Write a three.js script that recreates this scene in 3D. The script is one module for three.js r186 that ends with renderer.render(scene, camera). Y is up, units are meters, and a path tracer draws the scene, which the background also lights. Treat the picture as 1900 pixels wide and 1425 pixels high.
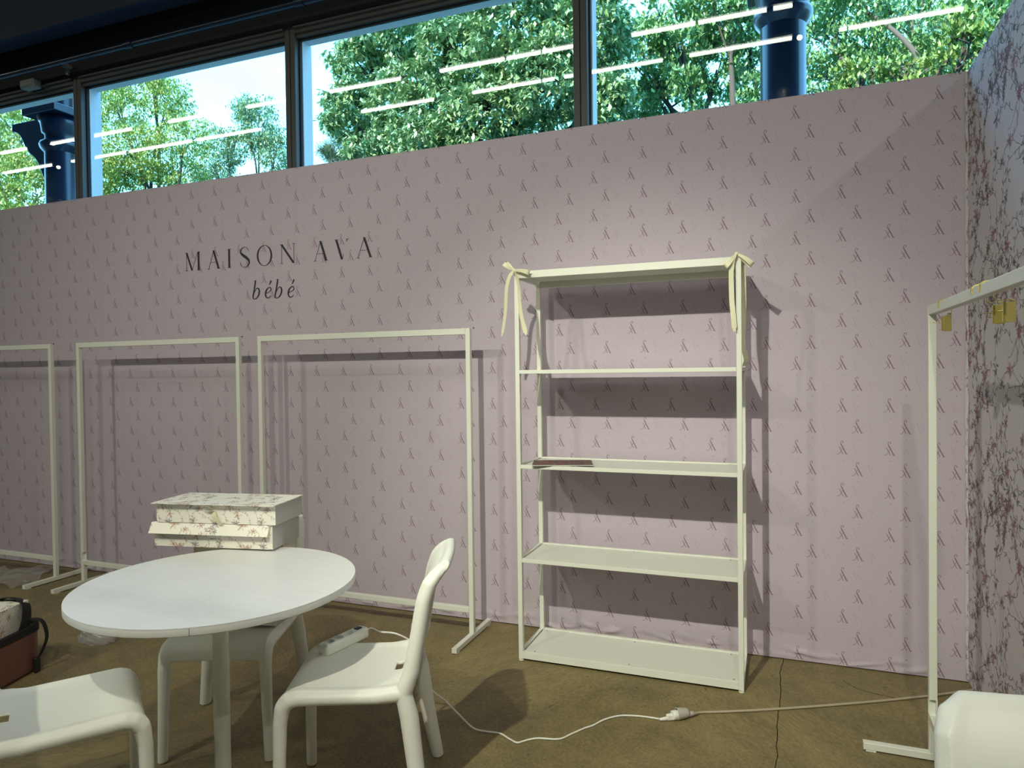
import * as THREE from 'three';
import { RoundedBoxGeometry } from 'three/addons/geometries/RoundedBoxGeometry.js';
import { mergeGeometries } from 'three/addons/utils/BufferGeometryUtils.js';
import { ImprovedNoise } from 'three/addons/math/ImprovedNoise.js';
import { RectAreaLightUniformsLib } from 'three/addons/lights/RectAreaLightUniformsLib.js';
import { Brush, Evaluator, SUBTRACTION } from 'three-bvh-csg';

// ---------------------------------------------------------------- camera, sky, sun, exposure
RectAreaLightUniformsLib.init();
const scene = new THREE.Scene();
const FOCAL = 1284.857, IMG_W = 1900, IMG_H = 1425;
const camera = new THREE.PerspectiveCamera(2 * Math.atan(IMG_H / 2 / FOCAL) * 180 / Math.PI, IMG_W / IMG_H, 0.05, 200);
camera.rotation.order = 'YXZ';
camera.position.set(0, 1.45, 3.6803);
camera.rotation.set(-0.0173, 0.3678, -0.0126);
camera.updateMatrixWorld(true);
const renderer = new THREE.WebGLRenderer({ antialias: true });
renderer.toneMapping = THREE.LinearToneMapping;
renderer.toneMappingExposure = 1.0;
renderer.shadowMap.enabled = true;

const LEVEL = { sky: 1.85, sun: 14, shelfBeam: 25, shelf: 11.5, middle: 9, corner: 8, left: 8, flood: 26, tube: 12 };
const noise3 = new ImprovedNoise();
function fbm(x, y, z, oct = 5) { let s = 0, a = 0.5, f = 1; for (let i = 0; i < oct; i++) { s += a * noise3.noise(x * f, y * f, z * f); a *= 0.5; f *= 2.03; } return s; }
{ // summer sky with thin bright cloud, one even cover all round
  const w = 1024, h = 512, d = new Float32Array(w * h * 4);
  for (let j = 0; j < h; j++) for (let i = 0; i < w; i++) {
    const el = ((j + 0.5) / h - 0.5) * Math.PI, az = (i + 0.5) / w * 2 * Math.PI, y = Math.sin(el), c = Math.cos(el);
    const up = Math.max(0, y), k = Math.pow(1 - up, 2.2);
    let r = 0.46 + 0.16 * k, g = 1.40 + 0.5 * k, b = 2.9 + 0.2 * k;
    const q = 2.2 / (up + 0.35), n = fbm(c * Math.cos(az) * q + 3.1, up * 1.5, c * Math.sin(az) * q + 7.7, 6);
    const cl = THREE.MathUtils.smoothstep(n, -0.22, 0.2);
    r += (0.68 - r) * cl * 0.7; g += (1.9 - g) * cl * 0.7; b += (2.8 - b) * cl * 0.7;
    const o = (j * w + i) * 4; d[o] = r * LEVEL.sky; d[o + 1] = g * LEVEL.sky; d[o + 2] = b * LEVEL.sky; d[o + 3] = 1;
  }
  const sky = new THREE.DataTexture(d, w, h, THREE.RGBAFormat, THREE.FloatType);
  sky.mapping = THREE.EquirectangularReflectionMapping; sky.magFilter = THREE.LinearFilter; sky.wrapS = THREE.RepeatWrapping; sky.needsUpdate = true;
  scene.background = sky;
}
{ // the sun stands behind the hall, high and to the left; the roof keeps it off the facade
  const sun = new THREE.DirectionalLight(new THREE.Color(1.0, 0.94, 0.82), LEVEL.sun);
  sun.name = 'sun'; sun.position.set(-16, 32, 22); sun.target.position.set(-3, 5, -10);
  sun.castShadow = true; sun.shadow.mapSize.set(2048, 2048);
  Object.assign(sun.shadow.camera, { left: -30, right: 30, top: 30, bottom: -30, near: 1, far: 90 });
  scene.add(sun); scene.add(sun.target);
}

// ---------------------------------------------------------------- helpers
function rng(seed) { let a = seed >>> 0; return () => { a = (a + 0x6D2B79F5) | 0; let t = Math.imul(a ^ (a >>> 15), 1 | a); t = (t + Math.imul(t ^ (t >>> 7), 61 | t)) ^ t; return ((t ^ (t >>> 14)) >>> 0) / 4294967296; }; }
const V = (x, y, z) => new THREE.Vector3(x, y, z);
const lin = (r, g, b) => new THREE.Color().setRGB(r, g, b);
function px(x, y, axis, val) { // a pixel of the photograph gives a direction, the plane it lies on gives the distance
  const d = V((x - IMG_W / 2) / FOCAL, -(y - IMG_H / 2) / FOCAL, -1).applyQuaternion(camera.quaternion), o = camera.position;
  const t = (val - o[axis]) / d[axis];
  return V(o.x + d.x * t, o.y + d.y * t, o.z + d.z * t);
}
const taken = {};
function numbered(n) { const k = taken[n] = (taken[n] ?? -1) + 1; return k ? n + '_' + String(k).padStart(3, '0') : n; }
function thing(name, label, category, pos = [0, 0, 0], turn = 0, group) {
  const o = new THREE.Group(); o.name = numbered(name); o.position.set(...pos); o.rotation.y = turn;
  o.userData = { label, category }; if (group) o.userData.group = group; scene.add(o); return o;
}
function structure(name, label) { const o = new THREE.Group(); o.name = name; o.userData = { kind: 'structure', label }; scene.add(o); return o; }
function part(name, geo, mat, parent, label) {
  const m = new THREE.Mesh(Array.isArray(geo) ? merge(geo) : geo, mat); m.name = name; m.castShadow = m.receiveShadow = true;
  if (label) m.userData.label = label; parent.add(m); return m;
}
function merge(list) {
  const keep = list.map((g) => { const q = g.index ? g.toNonIndexed() : g; for (const k of Object.keys(q.attributes)) if (!['position', 'normal', 'uv'].includes(k)) q.deleteAttribute(k); return q; });
  return mergeGeometries(keep);
}
const box = (w, h, d, x = 0, y = 0, z = 0, r = 0) => (r ? new RoundedBoxGeometry(w, h, d, 2, r) : new THREE.BoxGeometry(w, h, d)).translate(x, y, z);
const cyl = (r, h, x = 0, y = 0, z = 0, n = 20, r2 = r) => new THREE.CylinderGeometry(r2, r, h, n).translate(x, y, z);
const mat = (c, rough = 0.6, extra = {}) => new THREE.MeshStandardMaterial({ color: c, roughness: rough, ...extra });
const pmat = (c, rough = 0.6, extra = {}) => new THREE.MeshPhysicalMaterial({ color: c, roughness: rough, ...extra });
function smooth(pts, n, closed = false) { return new THREE.CatmullRomCurve3(pts, closed, 'centripetal').getPoints(n); }
function tube(pts, r, n = 60, sides = 8) { return new THREE.TubeGeometry(new THREE.CatmullRomCurve3(pts, false, 'centripetal'), n, r, sides, false); }
// a closed strip of rounded-rectangle section swept along points; side(i) gives the width direction
function sweep(pts, widths, depths, side, corner = 0.35, closedEnds = true) {
  const n = pts.length, ring = [], K = 3, at = (a, i) => (typeof a === 'number' ? a : a[Math.min(i, a.length - 1)]);
  const sec = (w, d) => { const r = Math.min(w, d) * corner, out = []; for (const [sx, sz, a0] of [[1, 1, 0], [-1, 1, 1], [-1, -1, 2], [1, -1, 3]]) for (let k = 0; k <= K; k++) { const a = (a0 + k / K) * Math.PI / 2; out.push([sx * (w / 2 - r) + Math.cos(a) * r, sz * (d / 2 - r) + Math.sin(a) * r]); } return out; };
  const pos = [], idx = [], uv = [], m = 4 * (K + 1); let len = 0;
  for (let i = 0; i < n; i++) {
    const t = pts[Math.min(i + 1, n - 1)].clone().sub(pts[Math.max(i - 1, 0)]).normalize(), s = (typeof side === 'function' ? side(i / (n - 1)) : side).clone();
    s.addScaledVector(t, -s.dot(t)).normalize(); const b = t.clone().cross(s);
    if (i) len += pts[i].distanceTo(pts[i - 1]);
    sec(at(widths, i), at(depths, i)).forEach(([a, c], k) => { const p = pts[i].clone().addScaledVector(s, a).addScaledVector(b, c); pos.push(p.x, p.y, p.z); uv.push(k / m, len); });
  }
  for (let i = 0; i < n - 1; i++) for (let k = 0; k < m; k++) { const a = i * m + k, b = i * m + (k + 1) % m; idx.push(a, b, a + m, b, b + m, a + m); }
  if (closedEnds) for (const [i, f] of [[0, 1], [n - 1, 0]]) { const c = pos.length / 3; pos.push(pts[i].x, pts[i].y, pts[i].z); uv.push(0, 0); for (let k = 0; k < m; k++) { const a = i * m + k, b = i * m + (k + 1) % m; f ? idx.push(c, b, a) : idx.push(c, a, b); } }
  const g = new THREE.BufferGeometry(); g.setAttribute('position', new THREE.Float32BufferAttribute(pos, 3)); g.setAttribute('uv', new THREE.Float32BufferAttribute(uv, 2)); g.setIndex(idx); g.computeVertexNormals(); return g;
}
const lerpList = (a, b, n) => Array.from({ length: n }, (_, i) => a + (b - a) * i / (n - 1));
function canvasTexture(w, h, draw, repeat) {
  const c = document.createElement('canvas'); c.width = w; c.height = h; draw(c.getContext('2d'), w, h);
  const t = new THREE.CanvasTexture(c); t.colorSpace = THREE.SRGBColorSpace; t.wrapS = t.wrapT = THREE.RepeatWrapping; t.magFilter = THREE.LinearFilter;
  if (repeat) t.repeat.set(...repeat); return t;
}
function noiseTexture(size, f, srgb = true) { // f(x, y) -> [r, g, b] 0..1, tiles when f does
  const d = new Uint8Array(size * size * 4);
  for (let j = 0; j < size; j++) for (let i = 0; i < size; i++) { const c = f(i / size, j / size), o = (j * size + i) * 4; for (let k = 0; k < 3; k++) d[o + k] = Math.max(0, Math.min(255, c[k] * 255)); d[o + 3] = 255; }
  const t = new THREE.DataTexture(d, size, size); t.wrapS = t.wrapT = THREE.RepeatWrapping; t.magFilter = THREE.LinearFilter; if (srgb) t.colorSpace = THREE.SRGBColorSpace; t.needsUpdate = true; return t;
}
// noise that tiles over 0..1
const tileNoise = (x, y, f, s) => { const a = x * 2 * Math.PI, b = y * 2 * Math.PI; return fbm(Math.cos(a) * f + s, Math.sin(a) * f + Math.cos(b) * f * 0.77, Math.sin(b) * f - s, 4); };

// ---------------------------------------------------------------- prints and materials
// wall cloth: lilac ground, dusky monogram in a two-row zigzag repeat of 0.2025 x 0.2045 m
const TILE_X = 0.2025, TILE_Y = 0.2045;
function monogram(g, x, y, s) { // s = pixels per metre, (x, y) = foot of the thick stroke, y down
  const P = (a, b) => [x + a * s, y - b * s];
  g.lineCap = 'round'; g.lineJoin = 'round';
  g.lineWidth = 0.0054 * s; g.beginPath(); g.moveTo(...P(-0.0012, 0.001)); g.lineTo(...P(-0.0235, 0.047)); g.stroke();
  g.lineWidth = 0.0026 * s; g.beginPath(); g.moveTo(...P(-0.0235, 0.047)); g.bezierCurveTo(...P(-0.027, 0.056), ...P(-0.024, 0.064), ...P(-0.0185, 0.0635)); g.bezierCurveTo(...P(-0.0125, 0.063), ...P(-0.0125, 0.055), ...P(-0.0175, 0.0545)); g.stroke();
  g.lineWidth = 0.0021 * s; g.beginPath(); g.moveTo(...P(-0.004, 0.0008)); g.lineTo(...P(0.0045, 0.0012)); g.stroke();
  g.lineWidth = 0.0031 * s; g.beginPath(); g.moveTo(...P(-0.031, 0.0335)); g.lineTo(...P(-0.0165, 0.0015)); g.stroke();
  g.lineWidth = 0.0014 * s; g.beginPath(); g.moveTo(...P(-0.031, 0.0335)); g.quadraticCurveTo(...P(-0.033, 0.036), ...P(-0.036, 0.034)); g.stroke();
  g.lineWidth = 0.0021 * s; g.beginPath(); g.moveTo(...P(-0.0155, 0.0305)); g.bezierCurveTo(...P(-0.023, 0.021), ...P(-0.028, 0.006), ...P(-0.034, 0.002)); g.bezierCurveTo(...P(-0.037, 0.0), ...P(-0.041, -0.001), ...P(-0.043, 0.001)); g.stroke();
}
const wallMap = canvasTexture(1536, 1536, (g, w, h) => {
  g.fillStyle = '#bdb1be'; g.fillRect(0, 0, w, h);
  const s = w / TILE_X, r = rng(5);
  for (let i = 0; i < 9000; i++) { const v = 182 + r() * 14 | 0; g.fillStyle = `rgba(${v},${v - 12},${v},0.35)`; g.fillRect(r() * w, r() * h, 1.5, 4); }
  for (const dx of [-1, 0, 1]) for (const dy of [-1, 0, 1]) {
    const X = (a) => a * s + dx * w, Y = (a) => h - a * (h / TILE_Y) + dy * h;
    for (const [mx, my] of [[0.10, 0.012], [0.166, 0.1145]]) {
      g.strokeStyle = '#87707c'; monogram(g, X(mx), Y(my), s);
      g.strokeStyle = 'rgba(167,152,168,0.7)'; g.lineWidth = 0.0024 * s; g.lineCap = 'round';
      for (const o of [0.027, 0.040]) { g.beginPath(); g.moveTo(X(mx + o), Y(my + 0.052 - (o - 0.027))); g.lineTo(X(mx + o + 0.017), Y(my - 0.001 + (o - 0.027) * 1.4)); g.stroke(); }
      g.fillStyle = '#806d78'; g.beginPath(); g.arc(X(mx - 0.0155), Y(my - 0.0285), 0.0019 * s, 0, 7); g.fill();
    }
    g.fillStyle = '#897883'; g.beginPath(); g.arc(X(0.10 - 0.088), Y(0.012 - 0.004), 0.0016 * s, 0, 7); g.fill();
  }
});
const wallCloth = pmat(0xffffff, 0.82, { map: wallMap, sheen: 0.15, sheenRoughness: 0.6 });

// flowering-branch print in ink brown, grey and madder on a pale ground
function branchPrint(seed, opt) {
  return canvasTexture(1024, 1024, (g, w, h) => {
    const r = rng(seed); g.fillStyle = opt.ground; g.fillRect(0, 0, w, h); g.lineCap = 'round';
    const wrap = (f) => { for (const dx of [-w, 0, w]) for (const dy of [-h, 0, h]) { g.save(); g.translate(dx, dy); f(); g.restore(); } };
    const ink = () => opt.inks[r() * opt.inks.length | 0];
    const leaf = (x, y, a, l, c, fill) => wrap(() => { g.translate(x, y); g.rotate(a); g.strokeStyle = c; g.fillStyle = c; g.lineWidth = opt.line * 0.7; g.beginPath(); g.moveTo(0, 0); g.quadraticCurveTo(l * 0.45, -l * 0.3, l, 0); g.quadraticCurveTo(l * 0.45, l * 0.3, 0, 0); if (fill) { g.globalAlpha = 0.5; g.fill(); g.globalAlpha = 1; } g.stroke(); g.beginPath(); g.moveTo(0, 0); g.lineTo(l * 0.9, 0); g.stroke(); });
    const flower = (x, y, R, c) => { const n = 5 + (r() * 4 | 0), a0 = r() * 6; for (let k = 0; k < n; k++) leaf(x, y, a0 + k * 6.283 / n, R * (0.8 + r() * 0.4), c, r() < 0.5); wrap(() => { g.fillStyle = c; g.beginPath(); g.arc(x, y, R * 0.2, 0, 7); g.fill(); }); };
    for (let s = 0; s < opt.stems; s++) {
      let x = (s + 0.5) / opt.stems * w + (r() - 0.5) * 40, y = r() * h, a = opt.upright ? -1.57 : r() * 6.28; const c = ink(), steps = 26;
      for (let k = 0; k < steps; k++) {
        const l = 34 + r() * 22; let a2 = a + (r() - 0.5) * 1.5; if (opt.upright) a2 = a2 * 0.6 - 1.57 * 0.4;
        const x1 = x + Math.cos(a2) * l, y1 = y + Math.sin(a2) * l, cx = x + Math.cos(a) * l * 0.5, cy = y + Math.sin(a) * l * 0.5;
        wrap(() => { g.strokeStyle = c; g.lineWidth = opt.line * (0.7 + 0.5 * r()); g.beginPath(); g.moveTo(x, y); g.quadraticCurveTo(cx, cy, x1, y1); g.stroke(); });
        if (r() < 0.75) leaf(x1, y1, a2 + (r() < 0.5 ? 1 : -1) * (0.6 + r() * 0.7), opt.leaf * (0.6 + r() * 0.8), c, r() < 0.45);
        if (r() < 0.16) flower(x1, y1, opt.flower * (0.6 + r() * 0.7), r() < opt.red ? opt.madder : ink());
        if (r() < 0.2) wrap(() => { g.strokeStyle = c; g.lineWidth = opt.line * 0.6; g.beginPath(); g.arc(x1 + 9, y1, 9, 3.1, 3.1 + 4.2); g.stroke(); });
        x = x1; y = y1; a = a2;
      }
    }
  });
}
const toileWall = branchPrint(21, { ground: '#c6c2c8', inks: ['#635859', '#736866', '#544a4d'], madder: '#8a5a62', stems: 24, upright: false, line: 3.1, leaf: 30, flower: 34, red: 0.4 });
toileWall.repeat.set(1 / 0.85, 1 / 0.85);
const toileCloth = pmat(0xffffff, 0.8, { map: toileWall });
const boxMap = branchPrint(8, { ground: '#efebe0', inks: ['#918b82', '#84848a', '#96897b'], madder: '#b58d80', stems: 8, upright: false, line: 2.8, leaf: 36, flower: 66, red: 0.6 });
boxMap.repeat.set(1 / 0.30, 1 / 0.30);
const boxPaper = pmat(0xffffff, 0.62, { map: boxMap });
const creamCard = mat(lin(0.74, 0.70, 0.58), 0.6);
const boxInside = mat(lin(0.50, 0.48, 0.45), 0.7);
const floorMap = noiseTexture(1024, (x, y) => {
  const a = tileNoise(x, y, 1.3, 3.3), b = tileNoise(x, y, 5.5, 9.1), c = tileNoise(x, y, 38, 1.7), d = tileNoise(x, y, 14, 6.1);
  let k = 0.97 + a * 0.22 + b * 0.12 + c * 0.3; const st = THREE.MathUtils.smoothstep(d, 0.34, 0.46); k *= 1 - st * 0.28;
  return [0.500 * k + a * 0.01, 0.450 * k, 0.312 * k - a * 0.015];
});
floorMap.repeat.set(1 / 2.4, 1 / 2.4);
const floorBump = noiseTexture(512, (x, y) => { const v = 0.5 + tileNoise(x, y, 40, 2.2) * 0.6; return [v, v, v]; }, false); floorBump.repeat.set(1 / 0.9, 1 / 0.9);
const concrete = mat(0xffffff, 0.62, { map: floorMap, bumpMap: floorBump, bumpScale: 0.0006 });
const whitePaint = mat(lin(0.74, 0.75, 0.68), 0.42);
const screwMetal = mat(lin(0.16, 0.14, 0.12), 0.5, { metalness: 0.4 });
const padPlastic = mat(lin(0.82, 0.81, 0.74), 0.5);
const chairPlastic = pmat(lin(0.84, 0.84, 0.78), 0.46);
const grainMap = noiseTexture(512, (x, y) => { const a = tileNoise(x, y * 1.0, 1.2, 5.5), n = fbm(x * 6, y * 160, 1.3, 3); const e = Math.min(x, 1 - x, y, 1 - y) < 0.02 ? 0 : 1; const v = 0.91 + 0.035 * n * e + 0.015 * a * e; return [v, v, v]; });
const tableTopMat = pmat(0xffffff, 0.36, { map: grainMap, specularIntensity: 0.9 });
const ribbonSatin = pmat(lin(0.72, 0.70, 0.50), 0.42, { sheen: 0.4, sheenRoughness: 0.4, side: THREE.DoubleSide });
const gold = pmat(lin(0.78, 0.66, 0.22), 0.28, { metalness: 0.9 });
const navy = pmat(lin(0.006, 0.014, 0.04), 0.3, { clearcoat: 0.5, clearcoatRoughness: 0.15 });
const navyDull = mat(lin(0.006, 0.012, 0.035), 0.6);
const darkPaint = mat(lin(0.012, 0.013, 0.018), 0.8);
const frameAlu = mat(lin(0.075, 0.068, 0.062), 0.5, { metalness: 0.25 });
const gasket = mat(lin(0.006, 0.006, 0.007), 0.7);
const jambWhite = mat(lin(0.62, 0.64, 0.66), 0.6);
const hallWall = mat(lin(0.05, 0.05, 0.055), 0.85);
const blackFabric = mat(lin(0.010, 0.009, 0.011), 0.75);
const glass = pmat(lin(0.97, 0.985, 0.98), 0.0, { transmission: 1, thickness: 0, ior: 1.72 });

// ---------------------------------------------------------------- the hall: floor, ceiling, outer walls, windows
const CORNER_X = 0.803, WALL_H = 2.781, GLASS_Z = -0.55, HX0 = -17, HX1 = 11, HZ1 = 13, HTOP = 7.8;
{
  const floor = structure('floor', 'worn olive brown concrete floor with a cracked slab joint');
  const r = rng(11), joint = []; // the cracked joint that meets the back wall behind the shelving
  for (let i = 0; i <= 90; i++) { const z = -0.75 + i / 90 * 13.75; joint.push([0.012 - z * 0.035 + (r() - 0.5) * 0.022, z]); }
  const fine = []; for (let i = 0; i < joint.length - 1; i++) for (let k = 0; k < 4; k++) { const t = k / 4; fine.push([joint[i][0] * (1 - t) + joint[i + 1][0] * t + (r() - 0.5) * 0.006, joint[i][1] * (1 - t) + joint[i + 1][1] * t]); }
  fine.push(joint.at(-1));
  const slab = (pts) => { const s = new THREE.Shape(pts.map(([x, z]) => new THREE.Vector2(x, -z))); const g = new THREE.ExtrudeGeometry(s, { depth: 0.1, bevelEnabled: false }).rotateX(-Math.PI / 2).translate(0, -0.1, 0); return g; };
  part('slab', slab([[HX0, -0.75], ...fine.map(([x, z]) => [x - 0.0016, z]), [HX0, HZ1]]), concrete, floor);
  part('slab_001', slab([...fine.map(([x, z]) => [x + 0.0016, z]), [HX1, HZ1], [HX1, -0.75]]), concrete, floor);
  part('joint_filler', box(0.5, 0.02, 14, -0.2, -0.022, 6.2), mat(lin(0.02, 0.016, 0.01), 0.9), floor, 'dark filler in the slab joint');
  const crack = smooth([[1565, 1262], [1572, 1268], [1590, 1277], [1612, 1284], [1640, 1291], [1668, 1297], [1694, 1301]].map(([a, b]) => { const p = px(a, b, 'y', 0); p.y = 0.0002; p.x += (r() - 0.5) * 0.006; return p; }), 40);
  part('hairline_crack', sweep(crack, Array.from({ length: 41 }, () => 0.0015 + r() * 0.003), 0.0006, V(0, 0, 1)), mat(lin(0.02, 0.016, 0.01), 0.9), floor, 'thin curved crack in the concrete');
  const ceiling = structure('ceiling', 'dark navy hall ceiling');
  part('deck', box(HX1 - HX0 + 0.6, 0.3, HZ1 + 1.4, (HX0 + HX1) / 2, HTOP + 0.15, (HZ1 - 0.6) / 2), navyDull, ceiling);
  const side = (n, l, g) => { const s = structure(n, l); part('panel', g, hallWall, s); };
  side('wall_left', 'far left end wall of the hall', box(0.3, HTOP, HZ1 + 1, HX0 - 0.15, HTOP / 2, HZ1 / 2 - 0.3));
  side('wall_far_right', 'far right end wall of the hall', box(0.3, HTOP, HZ1 + 1, HX1 + 0.15, HTOP / 2, HZ1 / 2 - 0.3));
  side('wall_rear', 'rear wall of the hall behind the viewer', box(HX1 - HX0, HTOP, 0.3, (HX0 + HX1) / 2, HTOP / 2, HZ1 + 0.15));
  const facade = structure('wall_facade', 'dark facade wall above and below the window band');
  const W = HX1 - HX0, cx = (HX0 + HX1) / 2;
  part('parapet', box(W, 1.3, 0.16, cx, 0.65, GLASS_Z - 0.02), darkPaint, facade);
  part('lintel', box(W, HTOP - 3.96, 0.16, cx, (HTOP + 3.96) / 2, GLASS_Z - 0.02), darkPaint, facade);
  // window band: mullions every 2.31 m
  const MX = [-17, -14.22, -12.04, -9.86, -7.68, -5.498, -3.309, -1.131, 1.32, 3.3, 5.41, 7.59, 11], TOP = 3.895;
  for (let k = 0; k < MX.length - 1; k++) {
    const w = structure('window_' + (k + 1), 'tall fixed window pane in a dark aluminium frame'), a = MX[k] + 0.045, b = MX[k + 1] - 0.045, m = (a + b) / 2, L = MX[k + 1] - MX[k] - 0.09;
    part('pane', new THREE.PlaneGeometry(b - a + 0.02, 2.62).translate(m, 2.6, GLASS_Z), glass, w);
    part('head_rail', [box(L, 0.03, 0.10, m, TOP + 0.046, GLASS_Z + 0.01), box(L, 0.026, 0.07, m, TOP + 0.020, GLASS_Z + 0.005), box(L, 0.012, 0.12, m, TOP + 0.066, GLASS_Z + 0.02)], frameAlu, w);
    part('gasket', [box(b - a, 0.014, 0.02, m, TOP, GLASS_Z + 0.004), box(0.012, 2.6, 0.02, a + 0.004, 2.6, GLASS_Z + 0.004), box(0.006, 2.6, 0.02, b - 0.003, 2.6, GLASS_Z + 0.004)], gasket, w);
    part('sill_rail', box(b - a, 0.06, 0.1, m, 1.32, GLASS_Z + 0.01), frameAlu, w);
    part('mullion', [box(0.041, 2.66, 0.10, MX[k + 1] - 0.0235, 2.63, GLASS_Z + 0.01, 0.004), box(0.041, 2.66, 0.10, MX[k + 1] + 0.0235, 2.63, GLASS_Z + 0.01, 0.004), box(0.02, 2.66, 0.07, MX[k + 1], 2.63, GLASS_Z + 0.01)], frameAlu, w);
    for (const x of [a + 0.006, b - 0.006]) part('jamb', box(0.02, 2.6, 0.105, x, 2.6, GLASS_Z - 0.062), jambWhite, w, 'white outer jamb board');
    part('soffit', box(b - a, 0.02, 0.085, m, TOP + 0.012, GLASS_Z - 0.055), jambWhite, w, 'white board along the window head');
  }
}
// the booth: printed cloth walls
const boothBack = structure('wall_back', 'lilac cloth booth wall printed with small monograms');
const X0 = -7.6;
{
  part('core', box(CORNER_X - X0 + 0.04, WALL_H - 0.004, 0.05, (CORNER_X + 0.04 + X0) / 2, WALL_H / 2 + 0.002, -0.035), mat(lin(0.55, 0.5, 0.42), 0.8), boothBack);
  // stretched cloth, puckered where it is stapled along the foot
  const NX = 1400, NY = 60, g = new THREE.PlaneGeometry(1, 1, NX, NY), p = g.attributes.position, uv = g.attributes.uv, r = rng(3), folds = [];
  for (let x = X0 + 0.1; x < CORNER_X - 0.06; x += 0.05 + r() * 0.11) folds.push([x, 0.02 + r() * 0.05, 0.03 + r() * 0.055, (r() - 0.3) * 0.026, 0.006 + r() * 0.009, (r() - 0.5) * 0.5]);
  for (let i = 0; i < p.count; i++) {
    const u = p.getX(i) + 0.5, v = Math.pow(p.getY(i) + 0.5, 2.2), x = X0 + u * (CORNER_X - X0), y = 0.006 + v * (WALL_H - 0.006); let z = 0;
    if (y < 0.2) for (const [fx, fy, fw, fh, ft, tilt] of folds) { const dx = x - fx; if (Math.abs(dx) < fw * 2.5) { const dy = y - fy - dx * tilt; z += fh * Math.exp(-(dx * dx) / (fw * fw)) * Math.exp(-(dy * dy) / (ft * ft)); } }
    z += 0.0012 * fbm(x * 1.7, y * 1.7, 4.4, 3); if (y < 0.03) z += 0.004 * fbm(x * 9, 2, 1, 2);
    p.setXYZ(i, x, y, Math.max(-0.004, z)); uv.setXY(i, (x + 0.7075 - 0.10) / TILE_X, (y - 2.0565 + 0.012) / TILE_Y);
  }
  g.computeVertexNormals(); part('cloth', g, wallCloth, boothBack);
  const staple = []; for (const [fx, fy] of folds) if (r() < 0.6) staple.push(box(0.009, 0.0014, 0.0014, 0, 0, 0).rotateZ(r() * 3).translate(fx + 0.02, fy + 0.012 + r() * 0.02, 0.0022));
  const st = part('staples', staple, screwMetal, boothBack); st.userData.kind = 'stuff';
}
const boothRight = structure('wall_right', 'pale cloth booth wall printed with flowering branches');
{
  const ZL = 4.6;
  part('core', box(0.05, WALL_H - 0.004, ZL, CORNER_X + 0.035, WALL_H / 2 + 0.002, ZL / 2 - 0.02), mat(lin(0.55, 0.5, 0.42), 0.8), boothRight);
  const NX = 240, NY = 160, g = new THREE.PlaneGeometry(1, 1, NX, NY), p = g.attributes.position, uv = g.attributes.uv, r = rng(9), tug = Array.from({ length: 26 }, () => [r() * WALL_H, 0.02 + r() * 0.05, (r() - 0.3) * 0.010]);
  for (let i = 0; i < p.count; i++) {
    const u = Math.pow(p.getX(i) + 0.5, 1.8), v = p.getY(i) + 0.5, z = 0.002 + u * ZL, y = 0.006 + v * (WALL_H - 0.006); let x = 0;
    if (z < 0.2) for (const [ty, tw, th] of tug) x += th * Math.exp(-((y - ty) ** 2) / (0.0003 + tw * tw * 0.2)) * Math.exp(-z / 0.05);
    x += 0.0015 * fbm(z * 2, y * 2, 8, 3);
    p.setXYZ(i, CORNER_X - Math.max(-0.004, x), y, z); uv.setXY(i, z, y);
  }
  g.computeVertexNormals(); part('cloth', g, toileCloth, boothRight);
  part('corner_fold', sweep(smooth(Array.from({ length: 40 }, (_, i) => V(CORNER_X - 0.006 + (r() - 0.5) * 0.003, 0.02 + i / 39 * (WALL_H - 0.03), 0.008 + (r() - 0.5) * 0.004)), 160), Array.from({ length: 161 }, () => 0.013 + r() * 0.004), 0.006, V(0.7, 0, 0.7)), toileCloth, boothRight, 'gathered cloth edge in the corner');
}
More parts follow.
